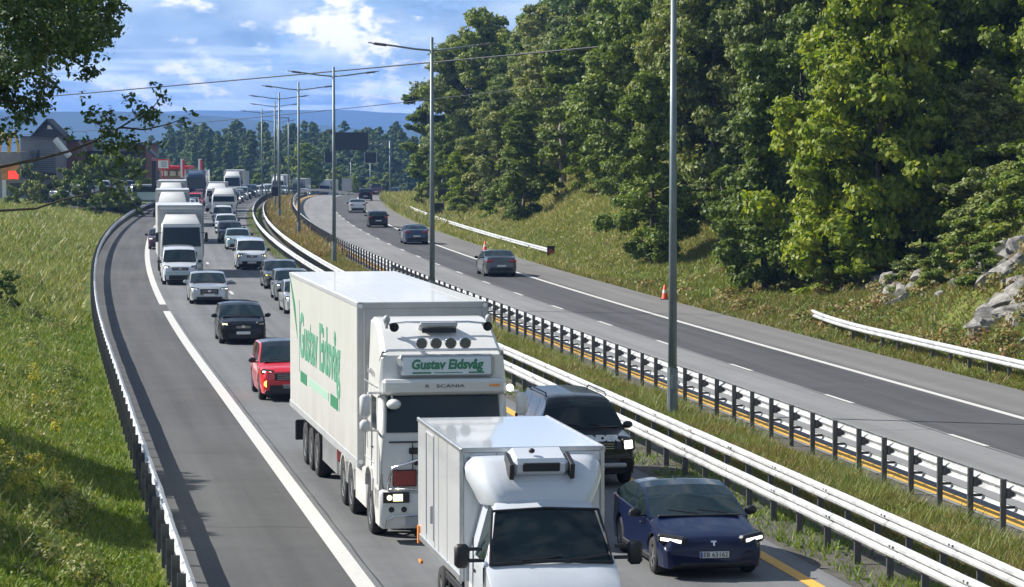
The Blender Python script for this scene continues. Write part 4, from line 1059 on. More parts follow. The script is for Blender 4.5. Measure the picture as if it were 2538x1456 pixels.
    for sg in (1, -1): g.tube([(sg * .905, -.76, 1.44), (sg * .86, -1.02, 1.80), (sg * .80, -1.30, 2.13)], .022, 6)
    g.tube([(-.80, -1.30, 2.13), (0, -1.29, 2.165), (.80, -1.30, 2.13)], .022, 6); g.make('windshield_seal', M['black'], t)
    for x_ in (.45, -.25):
        g = G(); g.tube([(x_, -.72, 1.47), (x_ - .62, -.80, 1.52)], .013, 4); g.make('wiper', M['black'], t)
    for sg in (1, -1):
        g = G(); g.box((sg * 1.30, -.98, 1.52), (.22, .14, .36), .05); g.box((sg * 1.10, -.98, 1.45), (.24, .06, .05)); g.box((sg * 1.10, -.98, 1.62), (.2, .05, .05)); mo = auto_smooth(g.make('mirror', M['black'], t), 50)
        g = G(); g.box((sg * .80, -.10, .88), (.30, .20, .17), .05, (R(-25), 0, -sg * .35)); g.make('headlight', M['lamp_on'] if sg > 0 else M['lamp'], t)
    g = G(); g.box((0, .0, .78), (1.0, .06, .16), .03); g.make('grille', M['black'], t)
    g = G(); g.tube([(-.82, -.20, 1.045), (-.6, -.09, .985), (0, -.05, .965), (.6, -.09, .985), (.82, -.20, 1.045)], .007, 4); g.make('bonnet_gap', M['black'], t)
    for sg in (1, -1):
        g = G(); g.box((sg * .985, -.92, .95), (.02, .012, .8)); g.box((sg * .985, -1.95, 1.1), (.02, .012, 1.1)); g.box((sg * .992, -1.80, 1.18), (.02, .16, .04)); g.make('door_gap', M['black'], t)
    g = G()
    for xs in (-.55, .55): g.box((xs, BY + .003, (Z0 + Z1) / 2), (.012, .012, Z1 - Z0 - .1))
    g.make('panel_seam', M['greyframe'], b)
    g = G()
    for yq in (-3.9, -4.9, -5.4, -6.4): g.box((BW + .002, yq, (Z0 + Z1) / 2), (.008, .012, Z1 - Z0 - .1))
    g.make('panel_seam', M['greyframe'], b)
    g = G(); g.box((0, -.05, .50), (1.88, .22, .26), .06); g.make('bumper', wm, t)
    g = G(); g.box((0, .07, .5), (.52, .02, .11)); g.make('number_plate', M['plate'], t)
    g = G(); g.box((0, -3.9, .62), (.8, 6.9, .3)); g.box((0, -.8, .7), (1.7, 1.2, .6)); g.box((0, -2.4, .85), (1.8, .2, .4)); g.make('chassis', M['black'], t)
    for sg in (1, -1):
        g = G(); g.box((sg * 1.02, -3.6, .72), (.05, 1.8, .12), .01); g.box((sg * 1.02, -3.6, .48), (.05, 1.8, .12), .01); g.box((sg * 1.0, -2.9, .7), (.04, .06, .5)); g.box((sg * 1.0, -4.3, .7), (.04, .06, .5)); g.make('side_guard', M['black'], t)
        g = G(); g.box((sg * 1.14, -6.85, .60), (.05, .25, .06), .01); g.box((sg * 1.12, -7.25, 1.0), (.04, .12, .3)); g.make('side_marker', M['amber'] if sg > 0 else M['tail'], t)
    for y_ in (-.82, -5.6):
        for sg in (1, -1): wheel_parts(t, sg * .98, y_, .35, .22)
    return t
t = box_van(); place(t, 1390, 41.7, label='white refrigerated box van with rooftop cooling unit, nearest vehicle at the bottom of the picture', cat='van')

def lorry(h=4.0, bl=8.0, bw=1.27, cabh=2.95, cabcol=None, boxcol=None, fairing=True, fair_h=3.75, simple=False):
    cabcol = cabcol or M['truckwhite']; boxcol = boxcol or M['truckwhite']
    t = empty('lorry'); t['origin'] = 'front'
    g = G(); pr = [(.0, .5), (.02, 1.1), (-.02, 1.75), (-.22, cabh - .12), (-.34, cabh), (-1.95, cabh + .02), (-1.95, .8), (-.6, .5)]
    g.prism(pr, -1.2, 1.2, .92, 1.8, .07); auto_smooth(g.make('cab', cabcol, t), 38)
    o = panel('windshield', t, [(-1.07, .005, 1.72), (1.07, .005, 1.72), (1.01, -.185, cabh - .2), (-1.01, -.185, cabh - .2)], M['glass']); o.location = (0, .015, 0)
    for sg in (1, -1): panel('side_window', t, [(sg * 1.204, -.35, 1.75), (sg * 1.204, -1.05, 1.75), (sg * 1.165, -1.05, cabh - .3), (sg * 1.175, -.5, cabh - .3)], M['glass'])
    g = G(); g.box((0, .03, 1.25), (1.7, .04, .34), .02); g.box((0, .03, .95), (1.3, .04, .12), .02); g.make('grille', M['black'], t)
    g = G(); g.box((0, .02, .58), (2.36, .16, .42), .05); g.make('bumper', M['greyframe'] if cabcol == M['truckwhite'] else cabcol, t)
    for sg in (1, -1):
        g = G(); g.box((sg * .92, .10, .62), (.34, .05, .17), .03); g.make('headlight', M['lamp'], t)
        g = G(); g.box((sg * 1.38, .0, 2.25), (.18, .12, .55), .04); g.box((sg * 1.25, 0, 2.5), (.3, .04, .04)); g.make('mirror', M['black'], t)
    if fairing:
        g = G(); pr = [(-.28, cabh - .02), (-.45, cabh + .15), (-1.2, fair_h - .1), (-1.9, fair_h), (-1.9, cabh - .02)]
        g.prism(pr, -1.05, 1.05, .82, cabh, .05); auto_smooth(g.make('roof_fairing', cabcol, t), 40)
    if bl:
        g = G(); g.box((0, -2.15 - bl / 2, (1.05 + h) / 2), (bw * 2, bl, h - 1.05), .03); bx = g.make('cargo_box', boxcol, t)
        g = G()
        for sg in (1, -1): g.box((sg * (bw - .04), -2.14, (1.05 + h) / 2), (.11, .05, h - 1.03), .01)
        g.box((0, -2.14, h - .05), (bw * 2, .05, .13), .01); g.make('edge_profile', M['greyframe'], bx)
        g = G(); g.box((0, -2.13, (1.05 + h) / 2 - .1), (bw * 2 - .25, .02, h - 1.3)); g.make('front_panel', M['greyframe'], bx)
    g = G(); g.box((0, -1 - bl / 2, .75), (1.0, bl + 2, .4)); g.box((0, -1.2, .85), (2.0, 1.2, .6)); g.make('chassis', M['black'], t)
    ys = [-1.35, -2.2 - bl * .72] + ([-3.4 - bl * .72] if bl > 9 else [])
    for y_ in ys:
        for sg in (1, -1): wheel_parts(t, sg * 1.22, y_, .48, .3, small=True)
    return t
t = lorry(4.0, 8.0, 1.30, 3.0, fairing=True, fair_h=3.5); place(t, 450, 163.8, cat='lorry', label='white box lorry with roof fairing and dark windscreen, behind the white panel van')
t = lorry(4.0, 9.0, 1.27, 3.1, fairing=True, fair_h=3.85); place(t, 428, 218, cat='lorry', label='white lorry right behind the box lorry, its dark windscreen just above the box roof')
t = lorry(4.1, 10.0, 1.3, 3.2, fairing=True, fair_h=3.95); place(t, 424, 262, cat='lorry', label='second white lorry back in the left queue, with rounded white fairing')
t = lorry(4.0, 11.0, 1.27, 3.4, cabcol=CARCOL['darkblue'], boxcol=CARCOL['blue'], fairing=True, fair_h=3.9); place(t, 484, 375, cat='lorry', label='dark blue lorry beside the white lorries, in front of the red pylons')
t = lorry(3.0, 5.0, 1.15, 2.45, fairing=True, fair_h=3.0); place(t, 555, 288, cat='motorhome', label='white motorhome with broad dark windscreen in the right-hand queue lane')
t = lorry(3.2, 5.0, 1.15, 2.5, fairing=True, fair_h=3.1); place(t, 537, 318, cat='motorhome', label='white motorhome behind the first one, only its top showing')
t = lorry(3.9, 10.0, 1.27, 3.1, fairing=True); place(t, 576, 405, cat='lorry', label='white lorry standing out above the queue left of the tall grey panel')
for px, Y, lab, cc in ((689, 540, 'distant white lorry just right of the small black median sign', None), (738, 585, 'distant pale lorry between the third and fourth lamp posts', 'darkgrey'), (805, 600, 'distant white-roofed coach-like lorry left of the near message sign post', None)):
    t = lorry(3.9, 10.0, 1.27, 3.0, cabcol=CARCOL[cc] if cc else None, fairing=True); place(t, px, Y, cat='lorry', label=lab)

# far queue: low-detail cars, one joined mesh each (a few pixels across)
fars = {}
def far_car(kind, col):
    if (kind, col) not in fars:
        d = dict(SP[kind]); d['col'] = col; d['simple'] = True; d['lamp_l'] = 'lamp_on'; d['lamp_r'] = 'lamp_on'
        o = car('car', **d); fars[(kind, col)] = o; return o
    o = fars[(kind, col)].copy(); COL.objects.link(o); return o
kinds = ['hatch', 'suv', 'sedan', 'minivan', 'suv', 'fastback']; cols = ['white', 'silver', 'teal', 'black', 'white', 'grey', 'darkblue', 'silver', 'white', 'red']
names = {'silver': 'silver', 'white': 'white', 'teal': 'pale blue-green', 'black': 'black', 'grey': 'grey', 'darkblue': 'dark blue', 'red': 'red'}
rq = random.Random(11); k = 0
lab_seen = {}
for lane, (ulane, s0, s1) in enumerate(((2.0, 289, 370), (5.9, 300, 396), (5.9, 420, 660), (2.0, 398, 680), (9.4, 470, 660))):
    s = s0
    if lane == 4: continue
    while s < s1:
        kd = kinds[rq.randrange(6)]; cl = cols[rq.randrange(10)]
        skip = any(abs((s + 4) - q) < 13 for q in ((377, 405, 540, 585, 600) if True else ())) and lane in (0, 2, 3)
        if not skip:
            o = far_car(kd, cl); hd = heading(s); o.location = P(ulane + rq.uniform(-.2, .2), s, .004); o.rotation_euler = (0, 0, math.atan2(hd.x, -hd.y))
            props(o, f'small {names[cl]} car in the distant queue where the road bends right', 'car', 'cars in the distant queue'); k += 1
        s += rq.uniform(7.5, 10.5)
# ================================================================== foliage
def leaf_mat(name, stops, trans=0.35, rough=0.55):
    m = bpy.data.materials.new(name); m.use_nodes = True; t = NT(m.node_tree); t.n.clear()
    out = t.n.new('ShaderNodeOutputMaterial'); d = t.n.new('ShaderNodeBsdfPrincipled'); tr = t.n.new('ShaderNodeBsdfTranslucent'); mx = t.n.new('ShaderNodeMixShader')
    geo = t.n.new('ShaderNodeNewGeometry'); oi = t.n.new('ShaderNodeObjectInfo')
    big = t.noise(geo.outputs['Position'], 0.45, 2, 0.5)
    f = t.math('ADD', t.math('MULTIPLY', geo.outputs['Random Per Island'], 0.5), t.math('ADD', t.math('MULTIPLY', big, 0.45), t.math('MULTIPLY', oi.outputs['Random'], 0.28)))
    f = t.math('MULTIPLY', f, 0.85)
    c = t.ramp(f, stops)
    t.link(c, d.inputs['Base Color']); d.inputs['Roughness'].default_value = rough; d.inputs['Specular IOR Level'].default_value = 0.35
    c2 = t.mix(1.0, c, (0.95, 1.0, 0.45), 'MULTIPLY'); t.link(c2, tr.inputs[0])
    mx.inputs[0].default_value = trans; t.link(d.outputs[0], mx.inputs[1]); t.link(tr.outputs[0], mx.inputs[2]); t.link(mx.outputs[0], out.inputs[0])
    return m
L_dark = leaf_mat('leaves_dark', [(0.18, (0.063, 0.107, 0.020)), (0.45, (0.117, 0.176, 0.028)), (0.68, (0.202, 0.259, 0.040)), (0.9, (0.340, 0.341, 0.057))])
L_mid = leaf_mat('leaves_mid', [(0.18, (0.081, 0.137, 0.024)), (0.45, (0.153, 0.216, 0.035)), (0.68, (0.249, 0.307, 0.050)), (0.9, (0.427, 0.399, 0.074))])
L_grey = leaf_mat('leaves_greygreen', [(0.18, (0.087, 0.131, 0.038)), (0.45, (0.181, 0.224, 0.065)), (0.7, (0.293, 0.319, 0.091)), (0.9, (0.438, 0.399, 0.118))])
L_yel = leaf_mat('leaves_yellowgreen', [(0.18, (0.075, 0.134, 0.013)), (0.45, (0.160, 0.238, 0.020)), (0.68, (0.286, 0.340, 0.033)), (0.9, (0.437, 0.428, 0.050))], 0.45)
L_far = leaf_mat('leaves_far', [(0.15, (0.059, 0.106, 0.040)), (0.5, (0.113, 0.173, 0.055)), (0.75, (0.188, 0.244, 0.068)), (0.95, (0.323, 0.324, 0.090))], 0.2, 0.8)
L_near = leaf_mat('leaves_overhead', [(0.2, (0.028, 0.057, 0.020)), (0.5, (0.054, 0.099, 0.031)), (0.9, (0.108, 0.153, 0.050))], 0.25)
bark = mat('bark', (0.075, 0.058, 0.045), 0.9, noise=(5, .35), bump=.6, bscale=12)
bark_l = mat('bark_light', (0.20, 0.18, 0.15), 0.9, noise=(4, .35), bump=.6, bscale=12)

def leaves(cent, rad, count, size, droop=0.25, seed=1, flat=1.0, bottom=0.5):
    """leaf quads on the shells of clumps: cent (n,3), rad (n,) -> co, quads"""
    g = np.random.default_rng(seed); n = len(cent)
    wts = rad ** 2; idx = g.choice(n, size=count, p=wts / wts.sum())
    d = g.normal(size=(count, 3)); d[:, 2] = np.where(d[:, 2] < 0, d[:, 2] * bottom, d[:, 2]); d /= np.linalg.norm(d, axis=1)[:, None]
    ph = g.random((n, 3)) * 6.28; f_ = np.sin(5.5 * d[:, 0] + ph[idx, 0]) * np.sin(5.0 * d[:, 1] + ph[idx, 1]) + .6 * np.sin(8 * d[:, 2] + ph[idx, 2])
    rr = rad[idx] * (0.70 + 0.34 * g.random(count)) * (1 + .26 * f_); stray = g.random(count) < .10; rr = np.where(stray, rr * (1.1 + .35 * g.random(count)), rr); p = cent[idx] + d * rr[:, None] * np.array([1, 1, flat])
    nrm = d * 0.9 + g.normal(size=(count, 3)) * 0.55; nrm[:, 2] += 0.35; nrm /= np.linalg.norm(nrm, axis=1)[:, None]
    a = np.cross(nrm, g.normal(size=(count, 3))); a /= np.linalg.norm(a, axis=1)[:, None] + 1e-9; b = np.cross(nrm, a)
    sz = size * (0.55 + 0.9 * g.random(count)); a *= sz[:, None] * .62; b *= sz[:, None] * .40
    fold = nrm * (sz * .12)[:, None]
    co = np.stack([p - a, p - b + fold * .5 + a * .15, p + a, p + b + fold * .5 + a * .15], 1).reshape(-1, 3)
    q = np.arange(count * 4).reshape(-1, 4); return co, q

def tree_mesh(seed, H=14.0, cr=4.0, base=0.08, nclump=70, count=15000, size=0.36, lean=0.0, top_taper=0.75, rtrunk=.22, shape='round'):
    """returns (trunk mesh verts/faces as G, leaf co, quads)"""
    r_ = random.Random(seed); g = G(); C = []; RR = []
    zb = H * base
    pts = [(0, 0, -0.6)]; x = y = 0
    for k in range(1, 8):
        x += r_.uniform(-.22, .22) + lean; y += r_.uniform(-.22, .22); pts.append((x, y, H * .92 * k / 7))
    g.tube(pts, [rtrunk * (1 - .86 * k / 7) + .02 for k in range(8)], 8)
    NL = max(8, nclump // 5); C.append((x, y, H * .93)); RR.append(cr * .22)
    for i in range(NL):
        t = (i + .3 + .6 * r_.random()) / NL; z = zb + (H * .95 - zb) * t
        if shape == 'round': env = math.sin(math.pi * min(1, (t * .80 + .16))) ** .65
        elif shape == 'cone': env = (1 - t) ** .85 * .95 + .06
        elif shape == 'column': env = .72 * (math.sin(math.pi * (t * .76 + .18)) ** .5)
        else: env = (1 - t * top_taper) * (0.80 + .35 * math.sin(t * 11 + seed))
        ang = i * 2.39996 + r_.uniform(-.5, .5); L_ = cr * env * r_.uniform(.72, 1.18)
        rise = (-.12 + .75 * t) if shape != 'cone' else -.25
        ca, sa_ = math.cos(ang), math.sin(ang); xb_, yb_ = x * t, y * t
        tip = (xb_ + ca * L_, yb_ + sa_ * L_, z + rise * L_ * .6)
        tt = max(0.02, min((z - .25 * L_) / (H * .92), .97)); k = min(6, int(tt * 7)); f = tt * 7 - k
        p0 = Vector(pts[k]).lerp(Vector(pts[k + 1]), f); p2 = Vector(tip); p1 = p0.lerp(p2, .5) + Vector((0, 0, -.06 * L_))
        if i % 2 == 0 or NL < 14: g.tube([p0, p1, p2], [rtrunk * .34 * (1 - tt * .7) + .012, rtrunk * .2 * (1 - tt * .6) + .01, .012], 5)
        for q in range(5):
            fr = .34 + .66 * (q + r_.random()) / 5; sp = cr * .17 * (1.2 - fr * .5)
            C.append((xb_ + ca * L_ * fr + r_.gauss(0, sp), yb_ + sa_ * L_ * fr + r_.gauss(0, sp), z + rise * L_ * .6 * fr + r_.gauss(0, sp * .55)))
            RR.append(cr * r_.uniform(.11, .24) * (.6 + .4 * env) * (1.1 if q < 4 else .8))
    C = np.array(C); RR = np.array(RR)
    co, q = leaves(C, RR, count, size, seed=seed, flat=.72); return g, co, q

TREES = {}
def tree_kind(key, leafm, barkm=bark, **kw):
    g, co, q = tree_mesh(**kw)
    r = empty('tree'); tr = g.make('trunk', barkm, r, True); cr_ = numesh('crown', co, q, leafm, r)
    TREES[key] = [r, False]; r.hide_render = False
def tree(key, x, y, z, sc=1.0, rz=None, label=None, group=None, sz=None, leafm=None, name=None, cat='tree'):
    rec = TREES[key]
    if not rec[1]: o = rec[0]; rec[1] = True
    else: o = copy_tree(rec[0])
    o.location = (x, y, z); o.rotation_euler = (0, 0, random.uniform(0, 6.28) if rz is None else rz); o.scale = (sc * random.uniform(.92, 1.08), sc * random.uniform(.92, 1.08), (sz or sc))
    if leafm:
        for c in o.children:
            if c.name.startswith('crown'): c.material_slots[0].link = 'OBJECT'; c.material_slots[0].material = leafm
    if name: o.name = name
    return props(o, label, cat, group)
tree_kind('a', L_mid, seed=3, H=14, cr=3.9, base=.05, nclump=130, count=42000, size=.215, shape='round')
tree_kind('b', L_dark, seed=5, H=15, cr=3.6, base=.06, nclump=140, count=42000, size=.205, shape='taper')
tree_kind('c', L_grey, bark_l, seed=8, H=13, cr=3.3, base=.10, nclump=120, count=36000, size=.20, shape='column')
tree_kind('d', L_dark, seed=12, H=16, cr=4.6, base=.10, nclump=165, count=48000, size=.225, shape='round')
tree_kind('e', L_yel, seed=15, H=14, cr=4.3, base=.08, nclump=120, count=38000, size=.255, shape='round')
tree_kind('f', L_mid, bark_l, seed=21, H=12, cr=2.6, base=.14, nclump=85, count=26000, size=.19, shape='column')
tree_kind('s', L_mid, seed=31, H=3.2, cr=1.5, base=.02, nclump=40, count=8500, size=.15, shape='round', rtrunk=.05)
tree_kind('sap', L_yel, bark_l, seed=33, H=5.5, cr=1.2, base=.35, nclump=30, count=4200, size=.17, shape='round', rtrunk=.07)
tree_kind('con', L_far, seed=41, H=19, cr=2.6, base=.10, nclump=150, count=9000, size=.50, shape='cone', rtrunk=.18)
tree_kind('pin', L_far, seed=43, H=20, cr=3.0, base=.22, nclump=110, count=9000, size=.52, shape='taper', rtrunk=.18)
tree_kind('dec', L_far, seed=45, H=15, cr=4.2, base=.05, nclump=90, count=9000, size=.55, shape='round', rtrunk=.2)

rt = random.Random(5)
def forest_tree(key, px, u, H, label, group=None, leafm=None, base_h=14.0, wide=1.0, z=None):
    s = s_at_px(px, u); p = P(u, s); zz = terrain(u, s) - .25 if z is None else z
    hh = {'a': 14, 'b': 15, 'c': 13, 'd': 16, 'e': 14, 'f': 12, 's': 3.2, 'sap': 5.5}[key]
    return tree(key, p.x, p.y, zz, H / hh * wide, rt.uniform(0, 6.28), label, group, sz=H / hh, leafm=leafm)
front = [  # column, offset from the road, height, kind, leaves, width, label
    (992, 28.5, 15.5, 'b', None, 1.0, 'tall dark tree whose crown makes the left edge of the wood above the bend'),
    (1024, 33, 18.5, 'a', L_grey, 1.0, 'grey-green tree second from the left edge of the wood'),
    (1062, 29.5, 14, 'f', L_mid, 1.3, 'slim tree behind the second lamp post at the left end of the wood'),
    (1112, 32.5, 20, 'b', L_dark, 1.0, 'tall narrow ragged-topped tree, first crown reaching the upper edge'),
    (1160, 34, 19.5, 'd', L_grey, 1.0, 'big grey-green tree just right of the second street lamp'),
    (1205, 36, 21, 'a', L_mid, 1.0, 'high tree where the wood first meets the top of the picture'),
    (1150, 29.0, 7.5, 'e', None, .9, 'low bright yellow-green tree beside the square black sign'),
    (1195, 30.5, 10, 'f', L_grey, 1.3, 'grey-green tree right of the bright yellow-green one'),
    (1240, 31.5, 11, 'a', None, .85, 'mid-green tree above the long pale guardrail'),
    (1290, 29.0, 9.5, 'c', L_dark, 1.1, 'dark tree standing lowest on the dry grass bank above the pale guardrail'),
    (1345, 33.5, 12, 'a', None, .9, 'round green tree above the dry grass, left of centre of the bank'),
    (1400, 33.5, 12.5, 'f', L_mid, 1.2, 'slender-trunked green tree above the brown grass bank'),
    (1455, 36, 13, 'b', None, .9, 'dark green tree set back above the brown grass bank'),
    (1510, 33.5, 13.5, 'c', L_mid, 1.1, 'upright green tree at the top of the bright grass bank'),
    (1565, 33, 14, 'a', L_dark, .9, 'dark rounded tree over the bright grass bank, left of the tall lamp post'),
    (1618, 28.6, 11.5, 'b', L_mid, .95, 'full tree with foliage to the ground just left of the tall lamp post'),
    (1705, 32.5, 14, 'd', None, .85, 'broad dark tree just right of the tall lamp post'),
    (1768, 33.5, 15, 'a', L_grey, .9, 'grey-green tree between the tall lamp post and the thin-stemmed sapling'),
    (1900, 28.8, 12.5, 'b', L_dark, .95, 'dark pointed tree casting a black shadow on the verge'),
    (1840, 33.5, 14, 'b', L_grey, .9, 'grey-green tree behind the dark pointed one'),
    (1990, 33, 13, 'a', L_dark, .85, 'dark tree left of the maples behind the verge'),
    (2085, 30.6, 12.5, 'e', None, .9, 'yellow-green maple spreading low over the verge, left one of the maples'),
    (2190, 32.0, 14, 'e', None, .85, 'bright maple in the middle of the maple group'),
    (2290, 37, 15.5, 'e', L_mid, .85, 'green maple behind the grey rock slope'),
    (2400, 40, 17, 'e', None, .9, 'tall bright yellow-green maple filling the upper right'),
    (2500, 42.5, 16, 'a', L_yel, .9, 'yellowish tree at the right edge above the boulders'),
    (2445, 36.5, 7, 'c', L_grey, 1.3, 'small grey-green tree on top of the rock slope near the right edge'),
    (2600, 43, 16, 'd', L_mid, .9, 'green tree cut by the right edge of the picture'),
]
for (px, u, H, k, lm, wd, lab) in front: forest_tree(k, px, u, H, lab, 'trees on the right bank', lm, wide=wd)
def where(px):
    for lim, txt in ((1250, 'above the black square signs'), (1400, 'above the long pale guardrail'), (1560, 'above the brown grass bank'), (1665, 'just left of the tall lamp post'), (1790, 'just right of the tall lamp post'), (1930, 'behind the thin-stemmed young tree'), (2060, 'left of the maples'), (2220, 'behind the maples'), (2380, 'above the rock slope'), (9999, 'near the right edge')):
        if px < lim: return txt
LN = {}
def leafname(k, lm): return {None: {'a': 'mid-green', 'b': 'dark green', 'c': 'grey-green', 'd': 'broad dark', 'e': 'yellow-green', 'f': 'slim green'}[k]}.get(lm) or {'leaves_dark': 'dark green', 'leaves_mid': 'mid-green', 'leaves_greygreen': 'grey-green', 'leaves_yellowgreen': 'yellow-green'}[lm.name]
lab_rows = ['mid-depth tree of the dense wood on the right hillside', 'tree high on the wooded hillside behind the front trees', 'tree at the top of the wooded hillside']
for ri, (u_, H, step) in enumerate(((43, 16, 46), (52, 17.5, 50), (63, 18, 56), (76, 19, 66), (92, 20, 80))):
    px = 1170 + ri * 60
    while px < 2680:
        k = rt.choice(['a', 'b', 'c', 'd', 'd', 'a', 'f'] if px < 2250 or ri > 1 else ['e', 'a', 'e', 'd'])
        lm = rt.choice([L_dark, L_mid, L_grey, L_grey, L_dark, None])
        if px > 2150 and rt.random() < .7: lm = L_yel if rt.random() < .7 else L_mid
        forest_tree(k, px, u_ + rt.uniform(-3, 3), H * rt.uniform(.85, 1.12), leafname(k, lm) + (' tree in the second row ', ' tree in the third row ', ' tree high on the wooded hillside ', ' tree far up the hillside ', ' tree at the crest of the hillside ')[ri] + where(px), 'dense wood on the right hillside', lm, wide=rt.uniform(.85, 1.1))
        px += step * rt.uniform(.75, 1.25)
# right end of the wood carried on behind the bend
for px, u_, H, lm, k in ((1000, 39, 19.5, L_dark, 'b'), (1038, 41, 22, L_grey, 'd'), (1085, 42, 22, L_mid, 'a'), (1130, 45, 23, L_dark, 'b'), (1010, 30, 10, L_mid, 'f'), (1060, 36, 16, L_dark, 'a'), (1100, 29.5, 9, L_mid, 'c'),
                         (985, 33, 17, L_grey, 'c'), (1180, 44, 24, L_mid, 'd'), (1230, 46, 25, L_grey, 'a'), (1275, 48, 25, L_dark, 'b'), (1310, 46, 24, L_grey, 'd'), (1350, 47, 24, L_mid, 'a'), (1400, 47, 23, L_dark, 'd'), (1250, 40, 20, L_mid, 'a'), (1330, 41, 19, L_grey, 'c')):
    forest_tree(k, px, u_, H, leafname(k, lm) + (' tall' if H > 20 else ' lower' if H < 12 else '') + ' tree in the left flank, ' + ('beside the bend' if px < 1030 else 'behind the second lamp post' if px < 1105 else 'right of the second lamp post' if px < 1200 else where(px)), 'left flank of the wood', lm)
# bushes along the foot of the wood
bl_ = [(1035, 27, 2.6), (1130, 27.5, 2.2), (1215, 29, 3), (1262, 29.2, 2.4), (1320, 31.5, 3.2), (1380, 32, 2.6), (1440, 33, 3), (1490, 33, 2.5), (1600, 29.5, 2.8), (1660, 31, 3.4), (1690, 31.5, 3.0), (1740, 33, 3.2), (1850, 31.5, 3.5), (1935, 31.0, 3.2),
       (2010, 31.5, 3.4), (2060, 30.5, 3.0), (2120, 31, 3.2), (2170, 31.2, 2.6), (2235, 33.0, 3.0), (2300, 34.5, 3.4), (2360, 36, 3), (2420, 36, 3.6), (2500, 37.5, 3.4), (2340, 30.3, 1.8), (2420, 29.5, 1.6), (2290, 29.6, 1.3), (2500, 32.5, 2.4), (2240, 30.6, 1.5), (2460, 33.5, 3.0), (2530, 34, 3.2), (2400, 33.5, 3.0), (2380, 31.6, 2.0)]
for i, (px, u_, h) in enumerate(bl_):
    s = s_at_px(px, u_); p = P(u_, s); tree('s', p.x, p.y, terrain(u_, s) - .1, h / 3.2 * rt.uniform(.9, 1.5), None, ('low ' if h < 2 else 'leafy ' if h < 3.1 else 'tall leafy ') + 'bush at the foot of the wood ' + where(px), 'bushes along the foot of the wood', sz=h / 3.2, leafm=rt.choice([L_mid, L_yel, L_grey, L_mid]), name='bush', cat='bush')
s = s_at_px(1832, 29.8); p = P(29.8, s); tree('sap', p.x, p.y, terrain(29.8, s), 1.0, None, 'thin-stemmed young tree standing free on the grass right of the tall lamp post', None, leafm=L_yel)
s = s_at_px(1795, 31.5); p = P(31.5, s); tree('sap', p.x, p.y, terrain(31.5, s), .9, None, 'second young tree close behind the thin-stemmed one', None, leafm=L_mid)

# ------------------------------------------------------------------ far wood beyond the interchange
for i in range(230):
    px = rt.uniform(150, 1060); Y = rt.uniform(690, 960)
    if px < 420: Y = rt.uniform(760, 980)
    k = rt.choice(['con', 'con', 'pin', 'pin', 'dec']); x = px_to_xy(px, Y)
    hs = rt.uniform(.72, .92) * (1.0 if px > 420 else .72) * 1.06
    zz = -7.6 + max(0, (Y - 740)) * .012
    tree(k, x, Y, zz, hs * rt.uniform(.9, 1.2), None, 'tall conifer or pine in the far wood behind the queue' if k != 'dec' else 'rounded broadleaf tree in the far wood behind the queue', 'far wood behind the queue', sz=hs * (Y / 790) ** .5, name='far_tree')
for (px, Y, h, lm, lab) in ((765, 600, 12, L_yel, 'yellowish tree in front of the far conifers, left of the message sign'), (590, 560, 6.5, L_mid, 'bushy tree behind the tall grey panel'), (640, 580, 5.5, L_yel, 'yellow-green bush right of the white lorry in the distance'),
                            (880, 620, 5.5, L_yel, 'bright green shrub under the message signs'), (925, 640, 6.0, L_yel, 'pale green shrub left of the dark cars at the bend'), (960, 600, 6, L_mid, 'green shrub at the foot of the wood beyond the bend'), (835, 640, 8, L_mid, 'bushy tree below the wide message sign'),
                            (700, 610, 7.5, L_mid, 'roundish tree between the far lamp posts'), (735, 640, 9, L_dark, 'dark bushy tree right of the fourth lamp post'), (545, 640, 8, L_dark, 'dark tree behind the white motorhome'), (480, 600, 7, L_mid, 'tree behind the red pylons')):
    tree('dec', px_to_xy(px, Y), Y, zr(Y) - .5, h / 15 * 1.1, None, lab, None, sz=h / 15, leafm=lm)

# ================================================================== hills
def ridge(name, Y, x_a, x_b, prof, depth, m, label=None):
    V = []; Fc = []; n = 160; rows = 7
    for j in range(rows):
        t = j / (rows - 1)
        for i in range(n):
            x = x_a + (x_b - x_a) * i / (n - 1); h = prof(x) + 6 * math.sin(x * .006 + j) + 3 * math.sin(x * .017 + 2 * j)
            z = -9 + (h + 9) * (math.sin(t * math.pi / 2) ** .8); V.append((x, Y + depth * t + 60 * math.sin(x * .002 + j), z))
    for j in range(rows - 1):
        for i in range(n - 1): a = j * n + i; Fc.append((a, a + 1, a + n + 1, a + n))
    return raw(name, V, Fc, m, smooth=True, kind='structure')
hill_m = ground_mat('hill_forest', [(0.35, (0.020, 0.045, 0.030)), (0.65, (0.045, 0.075, 0.040))], (0.0015, 0.006, 0.03), bump=.3)
ridge('hills', 7000, -6000, 5000, lambda x: 103 + 0.0 * x - 9 * max(0, min(1, (x + 800) / 900)) + 4 * math.sin(x * .0021), 1800, hill_m)
ridge('hills', 4200, -4200, 1500, lambda x: 32 + 26 * math.exp(-((x + 850) / 420) ** 2) - 10 * max(0, min(1, (x + 500) / 900)), 900, hill_m)

